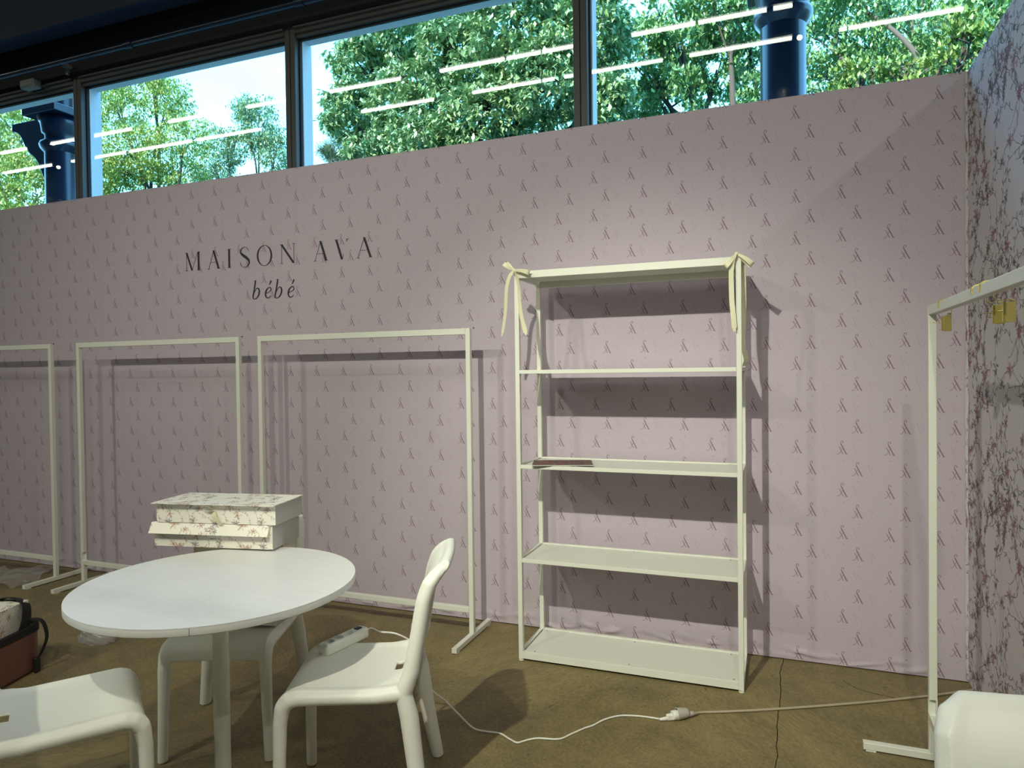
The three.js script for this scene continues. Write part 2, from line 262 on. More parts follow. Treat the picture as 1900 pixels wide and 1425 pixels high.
// printed lettering on the back wall
{
  const ink = mat(lin(0.022, 0.022, 0.024), 0.7);
  const poly = (pts) => new THREE.Shape(pts.map(([x, y]) => new THREE.Vector2(x, y)));
  const bar = (x0, y0, x1, y1, w) => { const dx = w / 2; return poly([[x0 - dx, y0], [x0 + dx, y0], [x1 + dx, y1], [x1 - dx, y1]]); };
  const serif = (x, y, w) => poly([[x - w / 2, y - 0.008], [x + w / 2, y - 0.008], [x + w / 2, y + 0.008], [x - w / 2, y + 0.008]]);
  const wob = (pts, n = 60) => { // pts: [x, y, width]
    const c = new THREE.CatmullRomCurve3(pts.map(([x, y, w]) => V(x, y, w)), false, 'centripetal').getPoints(n), L = [], R = [];
    c.forEach((q, i) => { const a = c[Math.max(0, i - 1)], b = c[Math.min(n, i + 1)], d = new THREE.Vector2(b.x - a.x, b.y - a.y).normalize(); L.push([q.x - d.y * q.z / 2, q.y + d.x * q.z / 2]); R.unshift([q.x + d.y * q.z / 2, q.y - d.x * q.z / 2]); });
    return poly([...L, ...R]);
  };
  const TH = 0.125, HL = 0.016; // thick and hairline strokes of a cap one unit high
  const A = (w) => [bar(w * 0.10, 0, w * 0.5, 0.98, HL * 1.3), bar(w * 0.88, 0, w * 0.5, 1.0, TH), poly([[w * 0.27, 0.36], [w * 0.72, 0.36], [w * 0.72, 0.376], [w * 0.27, 0.376]]), serif(w * 0.10, 0.008, 0.20), serif(w * 0.88, 0.008, 0.24)];
  const ellipse = (cx, cy, rx, ry, ix, iy) => { const s = new THREE.Shape(); const ring = (a, b) => Array.from({ length: 72 }, (_, i) => new THREE.Vector2(cx + a * Math.cos(i * Math.PI / 36), cy + b * Math.sin(i * Math.PI / 36))); s.setFromPoints(ring(rx, ry)); s.holes.push(new THREE.Path(ring(ix, iy).reverse())); return s; };
  const caps = {
    M: (w) => [bar(0.13, 0, 0.13, 1, HL * 1.4), bar(w * 0.46, 0.0, 0.14, 1, TH * 0.9), bar(w * 0.46, 0, w - 0.17, 1, HL * 1.3), bar(w - 0.13, 0, w - 0.13, 1, TH), serif(0.10, 0.992, 0.18), serif(0.13, 0.008, 0.2), serif(w - 0.11, 0.992, 0.2), serif(w - 0.13, 0.008, 0.24)],
    A, I: (w) => [bar(w / 2, 0, w / 2, 1, TH), serif(w / 2, 0.992, 0.26), serif(w / 2, 0.008, 0.26)],
    S: (w) => [wob([[w * 0.86, 0.80, 0.02], [w * 0.78, 0.93, 0.025], [w * 0.5, 1.03, 0.022], [w * 0.2, 0.93, 0.06], [w * 0.14, 0.76, 0.10], [w * 0.36, 0.60, 0.14], [w * 0.66, 0.45, 0.15], [w * 0.88, 0.27, 0.11], [w * 0.80, 0.06, 0.06], [w * 0.5, -0.035, 0.024], [w * 0.18, 0.06, 0.03], [w * 0.09, 0.22, 0.04]], 120)],
    O: (w) => [ellipse(w / 2, 0.5, w / 2, 0.54, w / 2 - TH * 0.82, 0.515)],
    N: (w) => [bar(0.11, 0, 0.11, 1, HL * 1.4), bar(w - 0.09, 0.0, 0.10, 1, TH * 1.1), bar(w - 0.07, 0, w - 0.07, 1, HL * 1.4), serif(0.09, 0.992, 0.2), serif(0.11, 0.008, 0.2), serif(w - 0.07, 0.992, 0.2)],
    V: (w) => [bar(w * 0.5, 0, w * 0.14, 1, TH), bar(w * 0.53, 0.0, w * 0.62, 0.28, HL * 1.0), wob([[w * 0.80, 0.86, 0.012], [w * 0.85, 0.96, 0.03], [w * 0.9, 1.0, 0.02]], 16), serif(w * 0.14, 0.992, 0.26), serif(w * 0.88, 0.992, 0.2)],
  };
  const H = 0.1255, base = (x) => 2.1775 - (x + 3.8) * 0.0068;
  const put = (shapes, x, y, s) => { const g = merge(shapes.map((q) => new THREE.ExtrudeGeometry(q, { depth: 0.004, bevelEnabled: false, curveSegments: 40 }))); g.scale(s, s, 0.2).translate(x, y, 0.0016); part('printed_letter', g, ink, boothBack, 'black printed serif letter'); };
  for (const [ch, x0, x1] of [['M', -3.835, -3.695], ['A', -3.634, -3.523], ['I', -3.466, -3.422], ['S', -3.358, -3.266], ['O', -3.212, -3.087], ['N', -3.024, -2.905], ['A', -2.763, -2.652], ['V', -2.604, -2.492], ['A', -2.443, -2.325]])
    put(caps[ch]((x1 - x0) / H), x0, base((x0 + x1) / 2), H);
  // lower case, italic: one unit = ascender height
  const letB = [wob([[0.36, 1.0, 0.05], [0.33, 0.9, 0.085], [0.24, 0.5, 0.085], [0.15, 0.12, 0.08], [0.17, 0.02, 0.05], [0.30, 0.0, 0.04], [0.48, 0.12, 0.075], [0.58, 0.36, 0.095], [0.54, 0.54, 0.07], [0.42, 0.57, 0.04], [0.30, 0.44, 0.03], [0.24, 0.33, 0.025]], 120), wob([[0.22, 0.965, 0.02], [0.30, 0.985, 0.025], [0.37, 1.0, 0.03]], 12)];
  const letE = [wob([[0.14, 0.27, 0.03], [0.34, 0.32, 0.035], [0.48, 0.44, 0.05], [0.44, 0.56, 0.05], [0.32, 0.56, 0.045], [0.17, 0.42, 0.085], [0.11, 0.22, 0.095], [0.17, 0.05, 0.07], [0.31, 0.02, 0.045], [0.46, 0.13, 0.03]], 110), wob([[0.36, 0.70, 0.03], [0.44, 0.82, 0.075], [0.50, 0.93, 0.10]], 20)];
  const hb = 0.122; for (const [q, x, y] of [[letB, -3.268, 1.955], [letE, -3.160, 1.955], [letB, -3.087, 1.953], [letE, -2.977, 1.951]]) put(q, x, y, hb);
}

// ---------------------------------------------------------------- lamps
{
  const glowTube = new THREE.MeshStandardMaterial({ color: 0xffffff, emissive: lin(0.95, 1.0, 0.86), emissiveIntensity: 15, roughness: 0.5 });
  const housing = mat(lin(0.35, 0.36, 0.36), 0.6);
  // two rows of fluorescent battens under the hall roof; their reflections cross the window panes
  const rowA = [[-15.0, -14.2], [-13.5, -12.42], [-12.38, -11.3], [-10.4, -9.2], [-8.6, -7.4], [-6.89, -5.53], [-4.86, -3.77], [-3.75, -2.53], [-1.89, -1.01], [-0.99, -0.11], [-0.05, 0.2]];
  const rowB = [[-16.4, -14.8], [-14.2, -12.6], [-12.5, -10.8], [-10.7, -9.1], [-6.9, -5.44], [-4.74, -3.29], [-3.15, -1.59], [-1.22, 0.21], [0.79, 2.28]];
  for (const [xs, y, z, row] of [[rowA, 6.11, 4.88, 'nearer'], [rowB, 6.11, 5.83, 'farther']]) for (const [x0, x1] of xs) {
    const len = x1 - x0, t = thing('fluorescent_batten', `fluorescent tube batten hanging under the dark roof, in the row ${row} to the windows`, 'ceiling light', [(x0 + x1) / 2, y, z], 0, 'fluorescent battens, ' + row + ' row');
    part('housing', box(len, 0.04, 0.09, 0, 0.045, 0, 0.01), housing, t);
    part('light_tube', cyl(0.019, len - 0.02, 0, 0, 0, 12).rotateZ(Math.PI / 2), glowTube, t);
    for (const s of [-0.35, 0.35]) part('hanger_rod', cyl(0.004, HTOP - y - 0.065, len * s, (HTOP - y) / 2 + 0.0325, 0, 6), housing, t);
    const l = new THREE.RectAreaLight(lin(0.95, 1.0, 0.86), LEVEL.tube, len - 0.02, 0.07); l.name = 'tube_glow'; l.position.set(0, -0.025, 0); l.rotation.x = -Math.PI / 2; t.add(l);
  }
  // spotlights clamped along the booth's front rail, over the viewer
  const can = mat(lin(0.03, 0.03, 0.032), 0.5), bulb = new THREE.MeshStandardMaterial({ color: 0xffffff, emissive: lin(1, 0.97, 0.78), emissiveIntensity: 20 });
  const RY = 3.29, RZ = 3.88;
  const rail = thing('lighting_rail', 'dark steel rail carrying the booth spotlights', 'rail', [0, 0, 0]);
  part('rail_tube', cyl(0.025, 7.6, 0, 0, 0, 16).rotateZ(Math.PI / 2).translate(-2.9, RY + 0.16, RZ + 0.1), can, rail);
  for (const x of [-6.4, -2.9, 0.75]) part('drop_rod', cyl(0.008, HTOP - RY - 0.16, x, (HTOP + RY + 0.16) / 2, RZ + 0.1, 8), can, rail);
  const aim = [[-0.95, RY, RZ, -0.65, 0.6, 0.1, LEVEL.shelf, 1.1, 'shelving'], [-2.62, RY, RZ, -2.5, 0.35, 0.2, LEVEL.middle, 0.92, 'middle clothes rack'], [0.38, RY, RZ, 0.42, 0.3, 1.5, LEVEL.corner, 0.8, 'wall corner'], [-4.5, RY, RZ, -4.4, 0.5, 0.1, LEVEL.left, 0.98, 'left clothes rack']];
  for (const [x, y, z, tx, ty, tz, power, cone, what] of aim) {
    const t = thing('spotlight', `black cylinder spotlight on the rail aimed at the ${what}`, 'spotlight', [x, y, z]);
    const dir = V(tx - x, ty - y, tz - z).normalize(), q = new THREE.Quaternion().setFromUnitVectors(V(0, -1, 0), dir);
    part('can', new THREE.LatheGeometry([[0, 0.14], [0.03, 0.14], [0.042, 0.12], [0.045, 0], [0.041, 0], [0.038, 0.06], [0, 0.065]].map(([a, b]) => new THREE.Vector2(a, b)), 24).applyQuaternion(q), can, t);
    part('lamp_face', cyl(0.036, 0.006, 0, 0.008, 0, 24).applyQuaternion(q), bulb, t);
    part('bracket', tube([V(0, 0.16, 0.1), V(0, 0.12, 0.12), dir.clone().multiplyScalar(-0.12)], 0.008, 12, 6), can, t);
    const l = new THREE.SpotLight(lin(1.0, 1.0, 0.80), power, 0, cone, 1, 2); l.name = 'spot_beam'; l.shadow.radius = 1.5; l.castShadow = true; l.position.copy(dir.clone().multiplyScalar(0.012)); l.target.position.set(tx - x, ty - y, tz - z); t.add(l); t.add(l.target);
    if (what === 'shelving') { const c = l.clone(); c.name = 'spot_hot_centre'; c.intensity = LEVEL.shelfBeam; c.angle = 0.46; c.target = l.target; t.add(c); } // its reflector throws a brighter core
  }
  // a floodlight of the next stand, off to the right: it draws the slanting edge on the back wall
  const f = thing('floodlight', 'floodlight high over the neighbouring stand on the right', 'floodlight', [6.6, 6.4, 5.2]);
  part('can', box(0.24, 0.24, 0.16, 0, 0, 0.1, 0.02), can, f); part('lamp_face', box(0.2, 0.2, 0.01, 0, 0, 0.015), bulb, f);
  part('yoke', cyl(0.012, HTOP - 6.4 - 0.1, 0, (HTOP - 6.4) / 2 + 0.06, 0.1, 8), can, f);
  const l = new THREE.SpotLight(lin(1, 0.97, 0.86), LEVEL.flood, 0, 0.7, 0.8, 2); l.name = 'flood_beam'; l.shadow.radius = 4; l.castShadow = true; l.target.position.set(-1.6 - 6.6, 1.6 - 6.4, -5.2); f.add(l); f.add(l.target);
  for (const [x, y, what] of [[0.30, 6.09, 'gap in the farther batten row'], [-14.6, 6.03, 'far left end of the batten row']]) {
    const t = thing('hall_lamp', `small round warm lamp hanging at the ${what}`, 'lamp', [x, y, 5.83]);
    part('shade', new THREE.LatheGeometry([[0.012, 0.12], [0.03, 0.1], [0.046, 0.02], [0.043, 0.02], [0.026, 0.09], [0, 0.095]].map(([a, b]) => new THREE.Vector2(a, b)), 20), can, t); part('bulb', new THREE.SphereGeometry(0.038, 16, 12), bulb, t); part('hanger_rod', cyl(0.004, HTOP - y - 0.11, 0, (HTOP - y) / 2 + 0.055, 0, 6), can, t);
    const p = new THREE.PointLight(lin(1, 0.93, 0.75), 3, 0, 2); p.name = 'lamp_glow'; p.castShadow = true; t.add(p);
  }
}

// ---------------------------------------------------------------- services over the windows
{
  const pipe = thing('ceiling_pipe', 'navy pipe running along the facade above the windows', 'pipe');
  part('pipe_run', cyl(0.024, HX1 - HX0, 0, 0, 0, 16).rotateZ(Math.PI / 2).translate((HX0 + HX1) / 2, 4.045, -0.35), navy, pipe);
  for (const x of [-6.65, -4.72, -3.1]) part('coupling', cyl(0.031, 0.07, 0, 0, 0, 16).rotateZ(Math.PI / 2).translate(x, 4.045, -0.35), navy, pipe);
  const clip = px(125, 130, 'z', -0.44), cb = thing('pipe_clamp', 'small pale pipe clamp on the dark lintel', 'clamp', [clip.x, clip.y, -0.44]);
  part('jaw', [box(0.05, 0.03, 0.06, 0, 0.03, 0, 0.006), box(0.022, 0.07, 0.03, 0, -0.005, 0, 0.005)], mat(lin(0.16, 0.15, 0.13), 0.6), cb); part('bolt', cyl(0.006, 0.05, 0.012, -0.02, 0.01, 8), mat(lin(0.3, 0.28, 0.25), 0.4, { metalness: 0.6 }), cb);
  const sp = px(57, 157, 'z', -0.44), sb = thing('junction_box', 'small pale junction box on the lintel above the left window', 'junction box', [sp.x, sp.y, -0.44]);
  part('body', box(0.17, 0.075, 0.08, 0, 0, 0, 0.012), mat(lin(0.22, 0.2, 0.17), 0.6), sb); part('lid', box(0.14, 0.05, 0.006, 0, 0, 0.042, 0.002), mat(lin(0.26, 0.24, 0.2), 0.6), sb);
  const gd = thing('roof_girder', 'dark navy iron girder along the hall under the roof', 'girder', [(HX0 + HX1) / 2, 4.225, -0.25]);
  part('bottom_flange', box(HX1 - HX0, 0.02, 0.16, 0, 0.01, 0), navyDull, gd); part('web', box(HX1 - HX0, 0.4, 0.016, 0, 0.22, 0), navyDull, gd); part('top_flange', box(HX1 - HX0, 0.02, 0.16, 0, 0.43, 0), navyDull, gd);
  for (const x of [-12, -6, 6, 12]) part('tie', box(0.03, HTOP - 4.66, 0.03, x, (HTOP - 4.66) / 2 + 0.44, 0), navyDull, gd);
}

// ---------------------------------------------------------------- furniture builders
function rack(width, height = 1.69) { // a clothes rack along x, foot bars along z, local origin at the middle of its base
  const s = 0.027, g = { posts: [], feet: [] }, h = width / 2 - s / 2;
  return (t, notchSide = -1) => {
    for (const sx of [-1, 1]) {
      const geo = sx === notchSide ? [box(s, 0.142, s, sx * h, 0.103, 0, 0.003), box(s * 0.42, 0.06, s, sx * (h + s * 0.29), 0.20, 0), box(s, 0.06, s * 0.2, sx * h, 0.20, -s * 0.4), box(s, height - 0.228, s, sx * h, (height + 0.228) / 2, 0, 0.003)] : [box(s, height - 0.032, s, sx * h, (height + 0.032) / 2, 0, 0.003)];
      part('post', geo, whitePaint, t);
      part('foot', box(s * 1.05, 0.027, 0.455, sx * h, 0.0185, 0, 0.003), whitePaint, t);
      for (const sz of [-1, 1]) part('end_cap', [box(s * 1.02, 0.026, 0.003, sx * h, 0.0185, sz * 0.2285), box(s, 0.005, 0.035, sx * h, 0.0025, sz * 0.205)], padPlastic, t);
    }
    part('top_bar', box(width - 2 * s, 0.034, s, 0, height - 0.017, 0, 0.003), whitePaint, t);
    part('lower_rail', box(width - 2 * s, 0.03, s, 0, 0.157, 0, 0.003), whitePaint, t);
    part('bolt', [cyl(0.005, 0.003, width / 2 + 0.001, height - 0.017, 0, 10).translate(-width / 2, -height, 0).rotateZ(Math.PI / 2).translate(width / 2, height, 0)], screwMetal, t);
    return t;
  };
}
const buildRack = rack(1.43);
buildRack(thing('clothes_rack', 'empty white metal clothes rack standing next to the shelving', 'clothes rack', [-2.268, 0, 0.262]));
buildRack(thing('clothes_rack', 'empty white metal clothes rack behind the stack of printed boxes', 'clothes rack', [-3.842, 0, 0.262]));
buildRack(thing('clothes_rack', 'empty white metal clothes rack with plastic film lying before its foot', 'clothes rack', [-5.533, 0, 0.258]));
const sideRack = rack(1.16, 1.672)(thing('clothes_rack', 'white metal clothes rack standing along the flowering-branch wall, gold clips on its bar', 'clothes rack', [0.522, 0, 0.772 + 0.58 - 0.014], -Math.PI / 2));

{ // shelving unit
  const xl = -1.2285, xr = -0.1525, zf = 0.4463, zb = 0.0917, w = xr - xl, d = zf - zb, s = 0.023, cx = (xl + xr) / 2, cz = (zf + zb) / 2;
  const t = thing('shelving_unit', 'tall open white metal shelving unit with ribbon bows on its top corners', 'shelving', [cx, 0, cz]);
  for (const sx of [-1, 1]) for (const sz of [-1, 1]) {
    part('post', box(s, 1.942, s, sx * (w / 2 - s / 2), 0.979, sz * (d / 2 - s / 2), 0.002), whitePaint, t);
    part('foot', [cyl(0.013, 0.005, sx * (w / 2 - s / 2), 0.0025, sz * (d / 2 - s / 2), 16), cyl(0.006, 0.01, sx * (w / 2 - s / 2), 0.008, sz * (d / 2 - s / 2), 10)], padPlastic, t);
  }
  for (const [top, th] of [[0.0475, 0.036], [0.516, 0.020], [0.986, 0.019], [1.459, 0.019], [1.950, 0.035]]) {
    const y = top - th / 2, sh = part('shelf', box(w - 2 * s, 0.008, d - 2 * s + 0.008, 0, top - 0.010, 0), whitePaint, t);
    part('front_rail', box(w - 2 * s, th, s * 0.8, 0, y, d / 2 - s * 0.4, 0.0015), whitePaint, sh);
    part('back_rail', box(w - 2 * s, th + (top > 1.9 ? 0.012 : 0), s * 0.8, 0, y - (top > 1.9 ? 0.006 : 0), -d / 2 + s * 0.4, 0.0015), whitePaint, sh);
    for (const sx of [-1, 1]) part('side_rail', box(s * 0.8, th, d - 2 * s, sx * (w / 2 - s * 0.4), y, 0, 0.0015), whitePaint, sh);
    for (const x of [-w / 2 + 0.06, 0, w / 2 - 0.06]) for (const z of [-d / 2 + 0.035, d / 2 - 0.035]) part('screw', cyl(0.0038, 0.001, x + z * 0.1, top - 0.0055, z, 10), screwMetal, sh);
  }
}
function bow(name, label, knot, loops, tails, width) {
  const t = thing(name, label, 'ribbon bow', [knot.x, knot.y, knot.z], 0);
  const L = (p) => p.clone().sub(knot);
  part('knot', new THREE.SphereGeometry(0.009, 14, 10).scale(1.1, 1, 0.8), ribbonSatin, t);
  for (const [tip, side] of loops) { // a flattened ring from the knot out to the tip and back
    const a = L(tip), n = V(0, 0, 1).cross(a).normalize(), pts = smooth([V(0, 0, 0), a.clone().multiplyScalar(0.5).addScaledVector(n, 0.004).add(V(0, 0, 0.013)), a.clone().multiplyScalar(0.92).addScaledVector(n, 0.003).add(V(0, 0, 0.012)), a.clone(), a.clone().multiplyScalar(0.9).addScaledVector(n, -0.003).add(V(0, 0, -0.009)), a.clone().multiplyScalar(0.5).addScaledVector(n, -0.003).add(V(0, 0, -0.007)), V(0, -0.002, 0)], 48);
    part('loop', sweep(pts, pts.map((_, i) => width * (0.4 + 0.75 * Math.sin(Math.PI * i / 48))), 0.0011, n.clone().add(V(0, 0, 0.15))), ribbonSatin, t);
  }
  for (const [path, side] of tails) {
    const pts = smooth(path.map(L), 60), g = sweep(pts, pts.map((_, i) => width * (i < 6 ? 0.5 + i * 0.08 : 1) * (i > 57 ? 0.6 : 1)), 0.001, side);
    part('tail', g, ribbonSatin, t);
  }
}
{
  const Z = 0.462, P = (x, y, z = Z) => px(x, y, 'z', z);
  bow('ribbon_bow', 'cream satin ribbon bow tied on the shelving corner facing the clothes racks', P(953.5, 501.5), [[P(936, 488, 0.47), V(0.3, 0.2, 1)], [P(982, 507, 0.475), V(-0.2, 0.5, 1)]],
    [[[953, 502], [946, 512], [941, 528], [939, 548], [938, 575], [935, 600], [931, 624]].map(([a, b], i) => P(a, b, Z + 0.004 + Math.sin(i) * 0.004)), [[954, 502], [960, 518], [963, 540], [964, 562], [968, 590], [972, 605], [976, 621]].map(([a, b], i) => P(a, b, Z + 0.003 - Math.sin(i) * 0.003))].map((p, k) => [p, k ? (u) => V(1, 0.1, 0.9 - u) : (u) => V(1, 0.15, 0.2 + 0.4 * u)]), 0.022);
  bow('ribbon_bow', 'cream satin ribbon bow tied on the shelving corner facing the flowering-branch wall', P(1367, 470.5, 0.455), [[P(1345, 495, 0.47), V(0.2, 0.5, 1)], [P(1396, 492, 0.45), V(-0.2, 0.6, 1)]],
    [[[1366, 471], [1360, 480], [1357, 500], [1357, 530], [1358, 560], [1361, 590], [1363, 615]].map(([a, b], i) => P(a, b, 0.463 + Math.sin(i * 1.3) * 0.003)), [[1368, 471], [1376, 480], [1379, 505], [1380, 540], [1380, 575], [1379, 610], [1377, 640], [1383, 658], [1384, 672], [1378, 680]].map(([a, b], i) => P(a, b, 0.42 - i * 0.012))].map((p, k) => [p, k ? (u) => V(1, 0.1, 0.6 - u) : (u) => V(1, 0.15, 0.5 - 0.8 * u)]), 0.022);
}
{ // glossy picture print on the third shelf
  const c = [px(986, 866, 'y', 0.99), px(1103.5, 864, 'y', 0.99), px(1110, 853.5, 'y', 0.99), px(997, 850.5, 'y', 0.99)];
  const t = thing('picture_print', 'glossy dark red picture print lying on the middle shelf', 'picture', [-1.02, 0.9875, 0.34], 0.30);
  const art = canvasTexture(512, 256, (g, w, h) => { const r = rng(40); g.fillStyle = '#3b2e2b'; g.fillRect(0, 0, w, h); for (let i = 0; i < 900; i++) { const c = ['#7a2c2e', '#84453e', '#8f6a5c', '#453630', '#241e1d', '#6a2429', '#6f5f55'][r() * 7 | 0]; g.fillStyle = c; g.globalAlpha = 0.6; g.beginPath(); g.ellipse(r() * w, r() * h, 4 + r() * 26, 3 + r() * 9, r() * 3, 0, 7); g.fill(); } g.globalAlpha = 1; });
  part('card', box(0.305, 0.003, 0.20, 0, 0.0015, 0), mat(lin(0.6, 0.6, 0.55), 0.5), t);
  part('printed_face', new THREE.PlaneGeometry(0.297, 0.192).rotateX(-Math.PI / 2).translate(0, 0.0034, 0), mat(0xffffff, 0.5, { map: art }), t);
}
{ // round table on a column
  const R = 0.4535, H = 0.75, T = 0.026;
  const t = thing('round_table', 'round white table on a central column', 'table', [-1.79, 0, 1.843]);
  const top = new THREE.CylinderGeometry(R, R, 0.003, 128).translate(0, H - 0.0015, 0), uv = top.attributes.uv, p = top.attributes.position;
  for (let i = 0; i < uv.count; i++) uv.setXY(i, p.getX(i) + 0.5, p.getZ(i) + 0.5);
  part('table_top', top, tableTopMat, t);
  part('edge_band', new THREE.LatheGeometry([[0, H - T], [R - 0.004, H - T], [R, H - T + 0.003], [R, H - 0.004], [R - 0.0015, H - 0.0025], [R - 0.01, H - 0.0028]].map(([a, b]) => new THREE.Vector2(a, b)), 128), tableTopMat, t);
  const sd = px(351, 1172, 'y', H - 0.012).sub(V(-1.79, 0, 1.843)), an = Math.atan2(sd.x, sd.z);
  part('band_seam', box(0.0016, T - 0.004, 0.001, Math.sin(an) * (R + 0.0001), H - T / 2, Math.cos(an) * (R + 0.0001)).translate(0, 0, 0), mat(lin(0.2, 0.19, 0.16), 0.7), t);
  part('column', new THREE.LatheGeometry([[0, 0.02], [0.0265, 0.02], [0.0265, H - T - 0.012], [0.06, H - T - 0.008], [0.06, H - T], [0, H - T]].map(([a, b]) => new THREE.Vector2(a, b)), 32), whitePaint, t);
  part('base_plate', new THREE.LatheGeometry([[0, 0.0], [0.11, 0.0], [0.113, 0.004], [0.11, 0.010], [0.05, 0.018], [0.027, 0.024], [0, 0.024]].map(([a, b]) => new THREE.Vector2(a, b)), 64), whitePaint, t);
  part('fixing_plate', box(0.05, 0.006, 0.02, 0.22, H - T - 0.003, 0.10), screwMetal, t);
}
// one-piece moulded chair, faces +z: a smooth blend of two side bands (leg, rail, back edge), a seat sheet and a back sheet, meshed once and split into its parts
const chairGeo = (() => {
  const mix = (a, b, t) => a + (b - a) * t, clamp = (v) => Math.max(0, Math.min(1, v));
  const J = [0.187, 0.437, -0.185, 0.027], chains = [
    [[0.200, -0.02, 0.208, 0.018], [0.193, 0.22, 0.206, 0.020], [0.190, 0.35, 0.203, 0.022], [0.189, 0.398, 0.194, 0.0228], [0.189, 0.419, 0.176, 0.0225], [0.189, 0.426, 0.150, 0.0215], [0.191, 0.427, 0.05, 0.0205], [0.190, 0.426, -0.10, 0.021], J],
    [J, [0.190, 0.36, -0.203, 0.030], [0.206, 0.2, -0.224, 0.027], [0.240, -0.02, -0.260, 0.022]],
    [J, [0.188, 0.50, -0.213, 0.024], [0.190, 0.60, -0.236, 0.021], [0.192, 0.69, -0.256, 0.020], [0.190, 0.732, -0.274, 0.019], [0.181, 0.760, -0.300, 0.0165], [0.150, 0.775, -0.321, 0.013], [0, 0.781, -0.328, 0.012]]];
  const tall = (y) => (y > 0.47 ? 0.47 + (y - 0.47) * 1.18 : y); chains[2].forEach((p) => { p[1] = tall(p[1]); });
  const segs = []; for (const c of chains) for (let k = 0; k < c.length - 1; k++) segs.push([...c[k], ...c[k + 1]]);
  const fair = (P) => new THREE.CatmullRomCurve3(P.map(([z, y]) => V(z, tall(y), 0)), false, 'centripetal').getPoints(26).map((p) => [p.x, p.y]);
  const seatP = fair([[-0.20, 0.455], [-0.15, 0.447], [-0.05, 0.443], [0.08, 0.445], [0.145, 0.4465], [0.178, 0.440], [0.200, 0.420], [0.206, 0.385]]), backP = fair([[-0.188, 0.45], [-0.199, 0.50], [-0.219, 0.60], [-0.238, 0.69], [-0.257, 0.735], [-0.286, 0.765], [-0.322, 0.779]]);
  const poly2 = (P, z, y) => { let m = 9; for (let k = 0; k < P.length - 1; k++) { const [az, ay] = P[k], bz = P[k + 1][0] - az, by = P[k + 1][1] - ay, t = clamp(((z - az) * bz + (y - ay) * by) / (bz * bz + by * by)), d = Math.hypot(z - az - bz * t, y - ay - by * t); if (d < m) m = d; } return m; };
  const smin = (a, b, k) => { const h = Math.max(k - Math.abs(a - b), 0) / k; return Math.min(a, b) - h * h * k * 0.25; };
  const sdf = (X, y, z) => {
    const x = Math.abs(X); let d = 9;
    for (const [ax, ay, az, ar, bx, by, bz, br] of segs) { const vx = bx - ax, vy = by - ay, vz = bz - az, px_ = x - ax, py = y - ay, pz = z - az, t = clamp((px_ * vx + py * vy + pz * vz) / (vx * vx + vy * vy + vz * vz)); const e = Math.hypot(px_ - vx * t, py - vy * t, pz - vz * t) - mix(ar, br, t); if (e < d) d = e; }
    const q = 1 - (x / 0.19) ** 2, seat = Math.max(poly2(seatP, z, y + 0.006 * Math.max(0, q) * clamp((0.12 - z) * 8)) - 0.0055, x - 0.187);
    const w = 0.187 - (y > 0.783 ? ((y - 0.783) / 0.053) ** 2 * 0.03 : 0), back = Math.max(poly2(backP, z + 0.010 * Math.max(0, q), y) - 0.0055, x - w);
    d = smin(d, seat, 0.022); d = smin(d, back, 0.022);
    const hole = Math.max(x - 0.028, Math.abs(z + 0.150) - 0.011, Math.abs(y - 0.45) - 0.05); d = Math.max(d, -hole);
    return Math.max(d, -y);
  };
  const S = 0.0062, lo = [-0.29, -0.013, -0.37], n = [94, 143, 103], id = (i, j, k) => (k * n[1] + j) * n[0] + i, F = new Float32Array(n[0] * n[1] * n[2]);
  for (let k = 0; k < n[2]; k++) for (let j = 0; j < n[1]; j++) for (let i = 0; i < n[0]; i++) F[id(i, j, k)] = sdf(lo[0] + i * S, lo[1] + j * S, lo[2] + k * S);
  const vert = new Int32Array(F.length).fill(-1), P = [], N = [];
  const corners = [0, 1, 2, 3, 4, 5, 6, 7].map((c) => [c & 1, (c >> 1) & 1, (c >> 2) & 1]), edges = []; for (let a = 0; a < 8; a++) for (const b of [1, 2, 4]) if (!(a & b)) edges.push([a, a | b]);
  for (let k = 0; k < n[2] - 1; k++) for (let j = 0; j < n[1] - 1; j++) for (let i = 0; i < n[0] - 1; i++) {
    const f = corners.map(([a, b, c]) => F[id(i + a, j + b, k + c)]); let any = 0, sx = 0, sy = 0, sz = 0;
    for (const [a, b] of edges) if ((f[a] < 0) !== (f[b] < 0)) { const t = f[a] / (f[a] - f[b]); sx += mix(corners[a][0], corners[b][0], t); sy += mix(corners[a][1], corners[b][1], t); sz += mix(corners[a][2], corners[b][2], t); any++; }
    if (!any) continue; const x = lo[0] + (i + sx / any) * S, y = lo[1] + (j + sy / any) * S, z = lo[2] + (k + sz / any) * S, h = 0.002;
    const g = V(sdf(x + h, y, z) - sdf(x - h, y, z), sdf(x, y + h, z) - sdf(x, y - h, z), sdf(x, y, z + h) - sdf(x, y, z - h)).normalize();
    vert[id(i, j, k)] = P.length; P.push([x, y, z]); N.push([g.x, g.y, g.z]);
  }
  const parts = { seat: [], back: [], leg0: [], leg1: [], leg2: [], leg3: [] };
  const add = (a, b, c, d) => { const m = [0, 1, 2].map((q) => (P[a][q] + P[b][q] + P[c][q] + P[d][q]) / 4), [x, y, z] = m; const key = y < 0.398 && Math.abs(x) > 0.163 && (z > 0.1 || z < -0.12) ? 'leg' + ((x > 0 ? 1 : 0) + (z > 0 ? 0 : 2)) : y > 0.475 || z < -0.205 ? 'back' : 'seat'; parts[key].push(a, b, c, a, c, d); };
